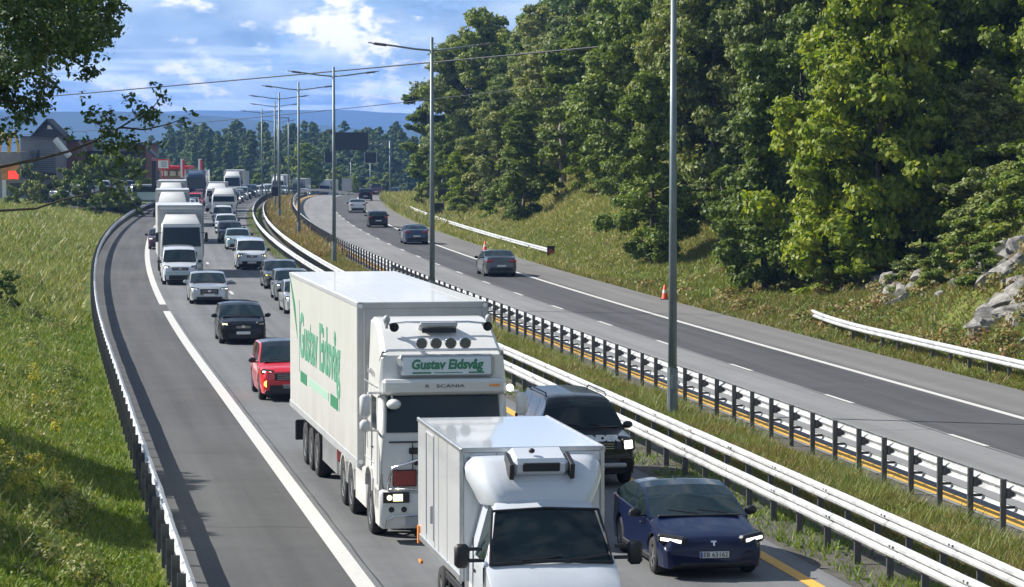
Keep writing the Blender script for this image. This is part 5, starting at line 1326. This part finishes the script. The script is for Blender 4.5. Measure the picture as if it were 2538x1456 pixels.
# ================================================================== grass (uncountable blades)
def grass_mat(name, stops):
    return leaf_mat(name, stops, 0.3, 0.6)
Gg = grass_mat('grass_green', [(0.2, (0.069, 0.127, 0.012)), (0.45, (0.127, 0.206, 0.020)), (0.65, (0.207, 0.265, 0.030)), (0.88, (0.368, 0.333, 0.080))])
Gd = grass_mat('grass_dry', [(0.2, (0.10, 0.16, 0.03)), (0.42, (0.20, 0.25, 0.055)), (0.62, (0.32, 0.31, 0.11)), (0.88, (0.44, 0.36, 0.20))])
Gm = grass_mat('grass_median', [(0.2, (0.081, 0.127, 0.020)), (0.42, (0.138, 0.186, 0.035)), (0.6, (0.253, 0.206, 0.070)), (0.85, (0.345, 0.196, 0.110))])
def blades(name, n, usamp, ssamp, h, wdt, m, label=None, hvar=.5, seed=1, lumpy=.0):
    g = np.random.default_rng(seed); u = usamp(g, n); s = ssamp(g, n)
    if lumpy:
        key = np.sin(u * 1.9 + np.sin(s * .7) * 2) + np.sin(s * 1.3 + u * .8) + .8 * np.sin(s * .31 + 2); keep = g.random(n) < 1 / (1 + np.exp(-key * lumpy)); u = u[keep]; s = s[keep]; n = len(u)
    X = np.interp(s, _S, _x); mm = np.interp(s, _S, _m); Lh = np.hypot(1, mm); x = X + u / Lh; y = s - u * mm / Lh
    # table look-up of the terrain height (bilinear)
    z = tz(u, s)
    hh = h * (1 - hvar + 2 * hvar * g.random(n)) * (0.6 + 0.8 * (0.5 + 0.5 * np.sin(x * 1.7 + np.sin(y * .9) * 2) * np.sin(y * .6)))
    a = g.random(n) * math.pi; ww = wdt * (.6 + .8 * g.random(n)); lx = (g.random(n) - .5) * hh * 2.0; ly = (g.random(n) - .5) * hh * 2.0
    p0 = np.stack([x - np.cos(a) * ww, y - np.sin(a) * ww, z - .03], 1); p1 = np.stack([x + np.cos(a) * ww, y + np.sin(a) * ww, z - .03], 1); p2 = np.stack([x + lx, y + ly, z + hh], 1)
    co = np.stack([p0, p1, p2], 1).reshape(-1, 3)
    return numesh(name, co, np.arange(n * 3).reshape(-1, 3), m, kind='stuff', label=label)
_ug = np.array(us, float); _sg = np.array(ss, float); _tz = np.array([[terrain(u, s) for u in us] for s in ss])
def tz(u, s):
    iu = np.clip(np.searchsorted(_ug, u) - 1, 0, len(_ug) - 2); js = np.clip(np.searchsorted(_sg, s) - 1, 0, len(_sg) - 2)
    fu = (u - _ug[iu]) / (_ug[iu + 1] - _ug[iu]); fs = (s - _sg[js]) / (_sg[js + 1] - _sg[js])
    return (_tz[js, iu] * (1 - fu) + _tz[js, iu + 1] * fu) * (1 - fs) + (_tz[js + 1, iu] * (1 - fu) + _tz[js + 1, iu + 1] * fu) * fs
def unif(a, b): return lambda g, n: a + (b - a) * g.random(n)
def nearw(a, b, p=1.6): return lambda g, n: a + (b - a) * g.random(n) ** p
blades('grass', 170000, unif(-16, -3.25), nearw(44, 130), .10, .024, Gg, 'short green grass on the left bank', seed=1)
blades('grass', 60000, nearw(-3.6, -30, 1.3), unif(120, 330), .30, .06, Gd, 'long grass on the left bank farther back', seed=2)
blades('tall_weeds', 26000, unif(-16, -4.3), nearw(50, 180), .34, .02, Gd, 'pale weed stems on the left bank', seed=3, lumpy=2.5)
blades('grass', 130000, unif(10.6, 12.95), nearw(40, 200, 1.5), .16, .020, Gm, 'green and brown grass on the median', seed=4)
blades('grass', 40000, unif(11.3, 13.2), nearw(40, 160, 1.3), .28, .014, Gd, 'brown seed-heads on the median', seed=5, lumpy=1.5)
blades('grass', 34000, unif(8.55, 9.9), nearw(42, 330, 1.8), .17, .024, Gg, 'weeds under the double guardrail', seed=6, lumpy=1.4)
blades('grass', 22000, unif(10.5, 13), unif(190, 400), .5, .07, Gm, 'grass on the far median', seed=7)
blades('grass', 90000, unif(24.5, 33), nearw(78, 180, 1.3), .17, .032, Gm, 'green and brown grass on the right verge', seed=8)
blades('grass', 60000, unif(24.7, 36), unif(160, 270), .30, .05, Gd, 'dry grass on the right bank', seed=9)
blades('grass', 50000, unif(25.5, 33), unif(128, 215), .28, .035, grass_mat('grass_bright', [(0.2, (0.10, 0.15, 0.02)), (0.6, (0.22, 0.27, 0.05)), (0.9, (0.34, 0.33, 0.10))]), 'bright grass on the right bank', seed=10, lumpy=2)
blades('grass', 40000, unif(24.7, 40), unif(250, 430), .6, .10, Gd, 'grass beyond the long guardrail', seed=12)
def tufts(name, n, per, usamp, ssamp, r0, r1, size, m, label, seed, lumpy=1.5):
    g = np.random.default_rng(seed); u = usamp(g, n); s = ssamp(g, n)
    key = np.sin(u * 1.7 + np.sin(s * .5) * 2) + np.sin(s * .9 + u * .6) + .9 * np.sin(s * .23 + 1); keep = g.random(n) < 1 / (1 + np.exp(-key * lumpy)); u = u[keep]; s = s[keep]; n = len(u)
    X = np.interp(s, _S, _x); mm = np.interp(s, _S, _m); Lh = np.hypot(1, mm); x = X + u / Lh; y = s - u * mm / Lh; z = tz(u, s)
    r = r0 + (r1 - r0) * g.random(n); co, q = leaves(np.stack([x, y, z + r * .3], 1), r, n * per, size, seed=seed, flat=.75, bottom=.2); return numesh(name, co, q, m, kind='stuff', label=label)
tufts('leafy_tufts', 2600, 26, unif(-16, -3.5), nearw(44, 140, 1.5), .06, .20, .052, Gg, 'leafy green tufts in the left bank grass', 101)
tufts('leafy_tufts', 1500, 22, unif(-18, -4.2), nearw(52, 200, 1.3), .10, .30, .08, Gd, 'pale tufts in the left bank grass', 102)
tufts('leafy_tufts', 2200, 26, unif(10.6, 12.9), nearw(40, 220, 1.4), .06, .18, .05, Gg, 'leafy green tufts on the median', 103)
tufts('leafy_tufts', 2600, 30, unif(24.7, 35), nearw(76, 200, 1.3), .10, .32, .085, Gm, 'tufts on the right verge', 104)
tufts('leafy_tufts', 1400, 30, unif(25.2, 36), unif(135, 260), .15, .45, .12, Gd, 'pale tufts on the right bank', 105)
tufts('leafy_tufts', 700, 26, unif(8.5, 9.7), nearw(42, 150, 1.4), .05, .16, .05, Gg, 'leafy weeds under the double guardrail', 106)
# yellow flower heads among the weeds
fl_m = leaf_mat('flower_yellow', [(0.2, (0.30, 0.30, 0.04)), (0.8, (0.55, 0.48, 0.06))], .3)
cs = []; rs = []
for i in range(300):
    u_ = rt.uniform(-15, -4.8); s_ = rt.choice([rt.uniform(50, 66), rt.uniform(62, 100)]); p = P(u_, s_); key = math.sin(u_ * 1.1 + 1) + math.sin(s_ * .45)
    if key > .35: cs.append((p.x, p.y, float(tz(np.array([u_]), np.array([s_]))[0]) + rt.uniform(.2, .55))); rs.append(rt.uniform(.05, .16))
co, q = leaves(np.array(cs), np.array(rs), 5200, .05, seed=77); numesh('flower_heads', co, q, fl_m, kind='stuff', label='yellow flower heads on the left bank')
# low leafy weeds
cs = []; rs = []
for i in range(420):
    u_ = rt.uniform(-16, -4.5); s_ = 48 + 110 * rt.random() ** 1.5; p = P(u_, s_)
    if math.sin(u_ * .9) + math.sin(s_ * .23 + 1) > .2: cs.append((p.x, p.y, float(tz(np.array([u_]), np.array([s_]))[0]) + .1)); rs.append(rt.uniform(.15, .42))
co, q = leaves(np.array(cs), np.array(rs), 40000, .07, seed=78, flat=.7); numesh('low_weeds', co, q, Gd, kind='stuff', label='pale leafy weeds on the left bank')
cs = []; rs = []
for i in range(560):
    u_ = rt.uniform(25.6, 37); s_ = rt.uniform(78, 150); p = P(u_, s_)
    if math.sin(u_ * 1.3) + math.sin(s_ * .33 + 1) > -.2: cs.append((p.x, p.y, float(tz(np.array([u_]), np.array([s_]))[0]) + .1)); rs.append(rt.uniform(.2, .6))
co, q = leaves(np.array(cs), np.array(rs), 36000, .14, seed=79, flat=.7); numesh('low_weeds', co, q, Gm, kind='stuff', label='brown and green scrub on the right bank')

# ================================================================== rock slope
rock_m = mat('rock', (0.20, 0.19, 0.172), 0.9, noise=(2.6, .6), bump=1.0, bscale=9)
def rock(seed, r):
    bm = bmesh.new(); bmesh.ops.create_icosphere(bm, subdivisions=3, radius=1.0); rr_ = random.Random(seed); pl = [Vector((rr_.gauss(0, 1), rr_.gauss(0, 1), rr_.gauss(0, 1))).normalized() for _ in range(16)]; dd = [rr_.uniform(.38, .80) for _ in pl]
    for v in bm.verts:
        for n_, d in zip(pl, dd):
            t = v.co.dot(n_)
            if t > d: v.co -= n_ * (t - d)
        v.co = Vector((v.co.x * 1.25, v.co.y * .9, v.co.z * .8))
    me = bpy.data.meshes.new('boulder'); bm.to_mesh(me); bm.free(); me.materials.append(rock_m); return me
rocks = [rock(100 + i, 1) for i in range(7)]
RL = [(2500, 29.0, 1.1, 'largest pale boulder near the right edge of the rock slope'), (2462, 28.3, .8, 'pale boulder below and left of the largest boulder'), (2528, 28.2, .7, 'boulder cut by the right picture edge')]
slots = [(rt.uniform(2175, 2345), rt.uniform(28.9, 31.6)) for _ in range(26)] + [(rt.uniform(2425, 2560), rt.uniform(27.2, 31.8)) for _ in range(34)] + [(px, u_) for px, u_ in ((2190, 29.6), (2215, 30.2), (2235, 29.3), (2262, 30.4), (2290, 31.4), (2320, 32.0), (2350, 33.2), (2330, 30.8), (2365, 31.8), (2395, 30.8), (2450, 28.6), (2450, 31.4), (2480, 31.6), (2515, 30.6), (2385, 29.8), (2410, 30.8), (2440, 30.0), (2540, 29.4), (2300, 29.2), (2475, 31.0), (2500, 30.2), (2535, 30.6), (2180, 31.2), (1965, 33.2), (1330, 33.0), (2440, 29.5), (2405, 30.6))]
for i, (px, u_) in enumerate(slots): rr0 = rt.uniform(.3, .85); RL.append((px, u_, rr0, ('small ' if rr0 < .5 else 'medium ' if rr0 < .7 else 'larger ') + 'grey rock ' + ('in the rock patch below the maples, ' if px < 2380 else 'in the boulder heap at the right edge, ') + ('low by the verge' if u_ < 29.6 else 'halfway up the slope' if u_ < 31.5 else 'high on the slope')))
for i, (px, u_, r_, lab) in enumerate(RL):
    s = s_at_px(px, u_); p = P(u_, s); o = bpy.data.objects.new('boulder', rocks[i % 7]); COL.objects.link(o)
    o.location = (p.x, p.y, terrain(u_, s) - r_ * .12); o.scale = (r_ * 1.1, r_, r_ * rt.uniform(.7, 1.1)); o.rotation_euler = (rt.uniform(-.5, .5), rt.uniform(-.7, .2), rt.uniform(0, 6.28))
    props(o, lab, 'boulder', 'rocks on the right slope')

# ================================================================== trees left of the frame whose branches hang in
def near_tree(label, base, limbs, sprays, leaf_n, trunk_h=7.0, size=.085, seed=5):
    r = empty('tree', base, label=label, cat='tree'); bx, by, bz = base
    g = G(); rr_ = random.Random(seed); g.tube([(0, 0, -.3), (.1, .1, trunk_h * .5), (.3, 0, trunk_h)], [.28, .22, .16], 10)
    for l in limbs: g.tube([(p[0] - bx, p[1] - by, p[2] - bz) for p in l[0]], l[1], 6)
    g.make('trunk', bark, r, True)
    C = []; RR = []
    for (p, rad) in sprays: C.append((p[0] - bx, p[1] - by, p[2] - bz)); RR.append(rad)
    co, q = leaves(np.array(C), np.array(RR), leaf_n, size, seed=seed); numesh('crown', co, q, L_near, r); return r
Yn = 40.0
def nb(px, py, dy=0.0): Y = Yn + dy; return (px_to_xy(px, Y), Y, CAM_H + (353 - py) * Y / 7200)
rr2 = random.Random(9); sprays = []
def spray_line(pts, rad, n, jit):
    for i in range(n):
        t = rr2.random() * (len(pts) - 1); k = int(t); f = t - k; a, b = pts[k], pts[min(k + 1, len(pts) - 1)]
        p = [a[j] + (b[j] - a[j]) * f + rr2.gauss(0, jit) for j in range(3)]; sprays.append((p, rad * rr2.uniform(.5, 1.3)))
# dense upper crown
for i in range(230):
    t = rr2.random(); px = -260 + 520 * rr2.random() ** .8; top = -260; bot = 190 - max(0, px) * .42 + rr2.gauss(0, 14)
    sprays.append((nb(px, top + (bot - top) * rr2.random() ** .7, rr2.uniform(-2.5, 2.5)), rr2.uniform(.12, .30)))
for i in range(46):
    px = rr2.uniform(150, 305); sprays.append((nb(px, rr2.uniform(-40, 150 - (px - 150) * .42), rr2.uniform(-1, 1)), rr2.uniform(.07, .2)))
l1 = [nb(-420, 380), nb(-120, 262), nb(0, 212), nb(60, 168), nb(112, 122), nb(170, 60)]
l2 = [nb(-420, 470), nb(0, 414), nb(90, 396), nb(170, 376), nb(232, 352), nb(300, 316), nb(380, 268), nb(405, 236)]
l3 = [nb(-420, 560), nb(0, 522), nb(90, 517), nb(160, 494), nb(240, 476), nb(330, 440)]
l4 = [nb(300, 316), nb(360, 322), nb(420, 308), nb(462, 292)]
l5 = [nb(-200, 280), nb(0, 246), nb(60, 256), nb(128, 268)]
l6 = [nb(112, 122), nb(170, 140), nb(222, 176)]
spray_line([nb(190, 300), nb(300, 300), nb(380, 262), nb(400, 240)], .10, 18, .16); spray_line([nb(200, 330), nb(300, 345), nb(400, 300), nb(465, 288)], .08, 20, .15)
spray_line([nb(240, 352), nb(290, 340), nb(340, 330)], .11, 8, .18); spray_line([nb(-100, 240), nb(0, 236), nb(60, 250), nb(120, 268)], .13, 30, .15); spray_line([nb(-60, 215), nb(60, 200), nb(130, 170)], .16, 16, .14)
spray_line([nb(170, 120), nb(215, 150), nb(222, 200)], .12, 12, .07); spray_line([nb(180, 380), nb(260, 360), nb(330, 370)], .09, 8, .10); spray_line([nb(330, 430), nb(240, 470)], .08, 5, .1); spray_line([nb(0, 320), nb(40, 345)], .1, 6, .08)
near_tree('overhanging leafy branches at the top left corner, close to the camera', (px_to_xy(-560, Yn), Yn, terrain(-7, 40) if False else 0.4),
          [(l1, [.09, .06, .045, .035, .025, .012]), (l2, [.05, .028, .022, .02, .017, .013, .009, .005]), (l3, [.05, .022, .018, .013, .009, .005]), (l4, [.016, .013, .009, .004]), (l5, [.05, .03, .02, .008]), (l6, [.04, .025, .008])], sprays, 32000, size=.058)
# a tree beyond the left edge shading the near grass
for (x_, y_, lab) in ((-22.5, 68, 'tree standing left of the picture edge that shades the near grass bank'), (-22.5, 60.5, 'second tree left of the picture edge shading the near grass bank'), (-23, 54, 'third tree left of the picture edge, nearest the camera')):
    u_, s_ = inv(x_, y_); tree('a', x_, y_, float(tz(np.array([u_]), np.array([s_]))[0]), 1.05, None, lab, None, sz=8.5 / 14)
# a dark bush on the left bank
def bush_at(px, Y, h, lab, lm=L_mid, k='s'):
    x = px_to_xy(px, Y); u_, s_ = inv(x, Y); z_ = float(tz(np.array([u_]), np.array([s_]))[0]); hh = 3.2
    tree(k, x, Y, z_ - .1, h / hh * 1.1, None, lab, 'bushes on the left side', sz=h / hh, leafm=lm, name='bush', cat='bush')
bush_at(15, 118, 1.5, 'low dark bush at the left picture edge on the grass bank', L_dark)
bush_at(238, 290, 2.0, 'small dark green bush on the left bank near the far end of the guardrail', L_dark)
for i, (px, h, lm) in enumerate(((70, 4.2, L_grey), (105, 3.6, L_grey), (150, 3.2, L_grey), (205, 4.4, L_mid), (245, 5.0, L_mid), (290, 5.4, L_mid), (318, 4.6, L_mid), (180, 3.8, L_dark), (20, 2.4, L_dark), (130, 2.6, L_mid), (168, 3.0, L_dark), (222, 3.4, L_dark), (262, 3.0, L_mid), (190, 2.6, L_grey), (40, 2.6, L_mid), (92, 3.0, L_grey), (305, 3.2, L_dark), (335, 3.0, L_mid))):
    Yq = 318 + i * 1.2 if i < 10 else 298 + (i % 3); x = px_to_xy(px, Yq); tree('s', x, Yq, -.2, h / 3.2 * .95, None, 'shrub in front of the ' + ('grey boarded block' if px < 140 else 'brown building' if px < 200 else 'glass-fronted building') + (', dark green' if lm is L_dark else ', grey-green' if lm is L_grey else ', mid-green') + (' and tall' if h > 5 else ' and low' if h < 3 else ''), 'shrubs in front of the left buildings', sz=h / 3.2 * 1.25, leafm=lm, name='bush', cat='bush')
tree('sap', px_to_xy(351, 330), 330, .2, .85, None, 'small round yellow-green tree with clipped crown left of the red filling station', None, sz=1.0, leafm=L_yel)
# ================================================================== buildings and signs on the left
YB = 335.0
def bx_(px, Y=YB): return px_to_xy(px, Y)
def bz_(py, Y=YB): return CAM_H + (353 - py) * Y / 7200
wood_g = mat('grey_cladding', (0.24, 0.25, 0.265), .8, noise=(.5, .12)); wood_b = mat('brown_cladding', (0.19, 0.085, 0.06), .8, noise=(.6, .2)); roof_m = mat('dark_roof', (0.035, 0.037, 0.04), .7)
glass_b = mat('building_glass', (0.03, 0.05, 0.055), .08, 0, .2); pale = mat('pale_trim', (.78, .80, .80), .6); green_w = mat('green_black_wall', (.035, .045, .045), .7)
def cuboid(name, pxa, pxb, pya, pyb, Y, dep, m, parent, bev=0.0):
    g = G(); xa, xb = bx_(pxa, Y), bx_(pxb, Y); za, zb = bz_(pya, Y), bz_(pyb, Y)
    g.box(((xa + xb) / 2, Y + dep / 2, (za + zb) / 2), (xb - xa, dep, abs(za - zb)), bev); return g.make(name, m, parent)
b1 = empty('gabled_house', label='dark house with steep gable and white window above the grey clad block', cat='building')
g = G(); Y = 350; xa, xm, xb = bx_(72, Y), bx_(119, Y), bx_(172, Y); zt, ze = bz_(300, Y), bz_(352, Y)
g.add([(xa, Y, 0), (xb, Y, 0), (xb, Y, ze), (xm, Y, zt), (xa, Y, ze), (xa, Y + 4, 0), (xb, Y + 4, 0), (xb, Y + 4, ze), (xm, Y + 4, zt), (xa, Y + 4, ze)], [(0, 1, 2, 3, 4), (9, 8, 7, 6, 5), (1, 6, 7, 2), (0, 4, 9, 5)]); g.make('wall', green_w, b1)
for (p0, p1) in (((xa - .5, ze - .5), (xm, zt)), ((xb + .5, ze - .5), (xm, zt))):
    g = G(); n_ = .28; g.add([(p0[0], Y - .6, p0[1]), (p1[0], Y - .6, p1[1]), (p1[0], Y - .6, p1[1] + n_), (p0[0], Y - .6, p0[1] + n_), (p0[0], Y + 4.4, p0[1]), (p1[0], Y + 4.4, p1[1]), (p1[0], Y + 4.4, p1[1] + n_), (p0[0], Y + 4.4, p0[1] + n_)], [(0, 1, 2, 3), (7, 6, 5, 4), (3, 2, 6, 7), (0, 4, 5, 1), (0, 3, 7, 4)])
    fix_normals(g.make('roof', roof_m, b1))
g = G(); g.add([(bx_(119, Y), Y - .05, bz_(320, Y)), (bx_(133, Y), Y - .05, bz_(321, Y)), (bx_(127, Y), Y - .05, bz_(312, Y)), (bx_(120, Y), Y - .05, bz_(310, Y))], [(0, 1, 2, 3)]); g.make('window', pale, b1)
b2 = empty('clad_building', label='grey boarded flat-roofed block on the far left below the gable', cat='building')
cuboid('wall', 52, 140, 341, 475, 330, 14, wood_g, b2)
g = G()
for k in range(17): z_ = bz_(345 + 5 * k, 330); g.box(((bx_(52, 330) + bx_(140, 330)) / 2, 329.97, z_), (bx_(140, 330) - bx_(52, 330) - .1, .06, .035))
g.make('boarding_joint', roof_m, b2, kind='stuff')
cuboid('window', 93, 99, 372, 392, 329.9, .1, glass_b, b2); cuboid('window', 60, 134, 428, 434, 329.9, .08, glass_b, b2); cuboid('base_band', 52, 140, 429, 440, 329.8, .2, roof_m, b2); cuboid('flat_roof', 50, 142, 338, 341, 329.5, 15, roof_m, b2)
b3 = empty('brown_building', label='reddish-brown building with a slanting white beam behind the grey block', cat='building')
cuboid('wall', 140, 196, 350, 470, 338, 12, wood_b, b3); cuboid('parapet', 140, 198, 346, 351, 337.7, 12.6, roof_m, b3)
g = G(); g.tube([(bx_(138, 326), 326, bz_(345, 326)), (bx_(174, 326), 326, bz_(388, 326))], .36, 4); g.make('slanting_beam', pale, b3)
g = G(); g.tube([(bx_(196, 334), 334, bz_(350, 334)), (bx_(215, 334), 334, bz_(376, 334))], .12, 4); g.make('slanting_beam', wood_g, b3)
b4 = empty('glass_building', label='low dark glass-fronted building behind the shrubs', cat='building')
cuboid('wall', 196, 335, 378, 470, 344, 12, green_w, b4); cuboid('flat_roof', 194, 338, 374, 379, 343.5, 13, roof_m, b4)
for k in range(8): cuboid('window', 202 + k * 16, 214 + k * 16, 388, 404, 343.9, .12, glass_b, b4)
for k in range(8): cuboid('window', 202 + k * 16, 214 + k * 16, 412, 430, 343.9, .12, glass_b, b4)
b5 = empty('brown_building', label='brown building with two slanting pale beams left of the red filling station', cat='building')
cuboid('wall', 302, 362, 358, 470, 352, 12, wood_b, b5); cuboid('window', 322, 340, 366, 384, 351.9, .12, glass_b, b5)
for a, b in (((305, 362), (338, 393)), ((356, 355), (392, 392))):
    g = G(); g.tube([(bx_(a[0], 350), 350, bz_(a[1], 350)), (bx_(b[0], 350), 350, bz_(b[1], 350))], .26, 4); g.make('slanting_beam', pale if a[0] == 308 else wood_g, b5)
cuboid('flat_roof', 298, 366, 355, 359, 351.5, 13, roof_m, b5)
b6 = empty('clad_building', label='pale ground-floor shop front under the orange sign at the left edge', cat='building')
cuboid('wall', -60, 62, 446, 492, 322, 8, mat('blue_grey_wall', (.25, .28, .31), .7), b6); cuboid('pillar', 6, 16, 446, 492, 321.8, .4, pale, b6); cuboid('window', 26, 58, 454, 486, 321.9, .15, glass_b, b6); cuboid('upper_wall', -60, 52, 376, 446, 322.4, 8, wood_g, b6)
# orange and red sign, golden arch-shaped letter on the roof
sg_ = empty('illuminated_sign', label='upright orange sign with a glowing red lower panel at the left edge', cat='sign')
cuboid('panel', 4, 48, 408, 446, 320, .5, mat('orange_panel', (.62, .27, .06), .5, noise=(1.2, .3)), sg_)
cuboid('red_field', 22, 46, 424, 443, 319.95, .1, mat('glowing_red', (.7, .02, .02), .5, emit=(1, .05, .03), estr=.9), sg_)
ar = empty('arch_sign', label='yellow twin-arched letter M standing on the roof at the left edge', cat='sign')
for a in (2, 26):
    g = G(); pts = []
    for k in range(11): t_ = k / 10; px_ = a + 24 * t_ - 2; py_ = 378 - 48 * (math.sin(math.pi * t_) ** .62); pts.append((bx_(px_, 318), 318, bz_(py_, 318)))
    g.tube(pts, .17, 6); g.make('arch', mat('golden_yellow', (.75, .42, .04), .45), ar)

# filling station
fs = empty('filling_station', label='red and white filling station canopy behind the queue', cat='building')
YF = 425; white_e = mat('sign_white', (.8, .8, .8), .5); red_e = mat('sign_red', (.70, .02, .03), .5)
cuboid('canopy', 398, 468, 412, 419, YF, 8, red_e, fs); cuboid('wall', 396, 462, 419, 455, YF + 5, 6, mat('station_wall', (.33, .20, .18), .6), fs)
for k in range(3): cuboid('window', 402 + k * 20, 416 + k * 20, 424, 436, YF + 4.8, .2, white_e, fs)
for pxp in (404, 458): cuboid('pillar', pxp, pxp + 3, 419, 460, YF + 1, .3, white_e, fs)
p1 = empty('pylon_sign', label='white board with red frame at the left end of the filling station', cat='sign')
cuboid('frame', 390, 421, 395, 420, YF - 3, .5, red_e, p1); cuboid('board', 393, 418, 398, 417, YF - 3.1, .12, white_e, p1)
for k in range(3): cuboid('price_line', 400, 414, 401 + k * 5, 403 + k * 5, YF - 3.16, .06, wood_g, p1)
cuboid('post', 404, 407, 420, 460, YF - 3, .3, red_e, p1)
for a, lab in ((448, 'red and white banner pylon left of the dark blue lorry top'), (492, 'second red and white banner pylon, right of the first')):
    p_ = empty('banner_pylon', label=lab, cat='sign'); cuboid('banner', a, a + 9, 394, 440, YF - 5, .3, white_e, p_)
    cuboid('red_edge', a + 5, a + 10, 396, 438, YF - 5.08, .06, red_e, p_); cuboid('pole', a - 1.2, a, 393, 462, YF - 5, .14, M['polem'], p_)
dk = empty('advert_column', label='dark upright column with a pinkish top left of the white lorries', cat='column')
cuboid('shaft', 377, 387, 398, 470, 300, .6, mat('dark_column', (.02, .018, .03), .5), dk); cuboid('cap', 376, 388, 391, 399, 299.9, .8, mat('pink_cap', (.35, .16, .16), .5), dk)
# grey panels beyond the queue
for pxa, pxb, pya, pyb, Y, lab in ((597, 618, 424, 466, 470, 'tall grey blank panel, back of a road sign, right of the distant white lorry'), (848, 872, 442, 474, 560, 'grey blank panel below the wide message sign'), (1003, 1022, 483, 494, 420, 'small brown board at the foot of the wood')):
    p_ = empty('road_sign', label=lab, cat='sign'); cuboid('panel', pxa, pxb, pya, pyb, Y, .15, M['greyframe'], p_)
    for q in (.2, .8): cuboid('post', pxa + (pxb - pxa) * q - .8, pxa + (pxb - pxa) * q + .8, pyb, pyb + 28, Y + .2, .12, M['polem'], p_)
# thin poles against the wood
for px, pyt, Y, lab in ((716, 292, 450, 'wooden-looking utility pole with short crossbar right of the fifth lamp'), (918, 404, 610, 'thin pole under the right message sign'), (775, 395, 620, 'thin pole between the third and fourth lamps'), (870, 400, 640, 'thin pole against the wood below the wide sign')):
    p_ = empty('utility_pole', (px_to_xy(px, Y), Y, zr(Y)), label=lab, cat='pole'); h_ = CAM_H + (353 - pyt) * Y / 7200 - zr(Y)
    g = G(); g.cyl((0, 0, -.3), (0, 0, h_), .13, 8, .09); g.make('shaft', M['polem'], p_, True)
    if px == 716: g = G(); g.box((-.9, 0, h_ - .05), (2.2, .12, .14)); g.make('crossbar', M['polem'], p_)

# parked cars and a bus-like van on the left, sideways to the camera
for i, (px, py, kd, cl, lab) in enumerate(((196, 478, 'hatch', 'white', 'white parked car behind the grass bank under the shrubs'), (232, 470, 'suv', 'silver', 'silver parked car right of the white parked one'), (262, 466, 'sedan', 'white', 'white parked car at the foot of the tall shrubs'), (318, 480, 'sedan', 'grey', 'grey parked car just left of the end of the guardrail'), (350, 484, 'hatch', 'teal', 'pale green parked car beside the long pale van'), (296, 470, 'suv', 'darkblue', 'dark parked car between the shrubs'), (178, 480, 'suv', 'grey', 'grey parked car leftmost of the parked row'))):
    Y = 306 + i; o = far_car(kd, cl); o.location = (px_to_xy(px, Y), Y, CAM_H + (353 - py - 10) * Y / 7200 - 0.2); o.rotation_euler = (0, 0, R(78 + 7 * i)); props(o, lab, 'car')
bs = empty('long_van', label='long pale green van seen from the side, left of the dark column', cat='van')
Y = 300; g = G(); g.box((px_to_xy(374, Y), Y + 1, 2.3), (4.2, 2.0, 1.7), .2); g.make('body', CARCOL['teal'], bs)
g = G(); g.box((px_to_xy(374, Y), Y - .02, 2.75), (3.7, .06, .55), .02); g.make('window', M['glass'], bs)
for dx in (-1.3, 1.3):
    g = G(); g.cyl((px_to_xy(374, Y) + dx, Y - .05, 1.4), (px_to_xy(374, Y) + dx, Y + .25, 1.4), .33, 12); g.make('wheel', M['tyre'], bs)
g = G(); g.box((px_to_xy(374, Y), Y + 1, 3.2), (4.1, 1.9, .12), .04); g.make('roof', M['white'], bs)
# the raised lot the parked cars stand on
raw('car_park', [(-75, 296, 0.95), (-40.5, 296, 0.95), (-42.5, 345, 0.4), (-90, 345, 0.4)], [(0, 1, 2, 3)], asph_shoulder, kind='structure')

# ================================================================== overhead lines
def cable(p, q, sag, r, lab):
    g = G(); pts = []
    for k in range(33):
        t_ = k / 32; v = Vector(p).lerp(Vector(q), t_); v.z -= sag * 4 * t_ * (1 - t_); pts.append(v)
    g.tube(pts, r, 5); o = g.make('power_line', M['black'], None, True); props(o, lab, 'cable', 'power lines crossing the motorway'); return o
def wp(px, py, Y): return (px_to_xy(px, Y), Y, CAM_H + (353 - py) * Y / 7200)
cable(wp(-250, 270, 330), wp(1900, 78, 190), .15, .055, 'upper thick power line rising across the sky to the right')
cable(wp(-250, 345, 420), wp(1750, 163, 230), 1.2, .035, 'lower thin power line crossing in front of the blue hills')
# ================================================================== air
HZ = bpy.data.materials.new('air'); HZ.use_nodes = True; t = NT(HZ.node_tree); t.n.clear(); ho = t.n.new('ShaderNodeOutputMaterial'); vp = t.n.new('ShaderNodeVolumePrincipled')
vp.inputs['Color'].default_value = (0.22, 0.44, 1.0, 1); vp.inputs['Density'].default_value = 0.00013; vp.inputs['Anisotropy'].default_value = 0.2; t.link(vp.outputs[0], ho.inputs['Volume'])
g = G(); g.box((0, 4700, 60), (14000, 9700, 142)); hz = g.make('haze', HZ, kind='stuff')
# prototypes that were never placed
for k, (r, used) in TREES.items():
    if not used:
        for o in list(r.children_recursive) + [r]: bpy.data.objects.remove(o)
for o in bpy.data.objects:
    if 'origin' in o: del o['origin']
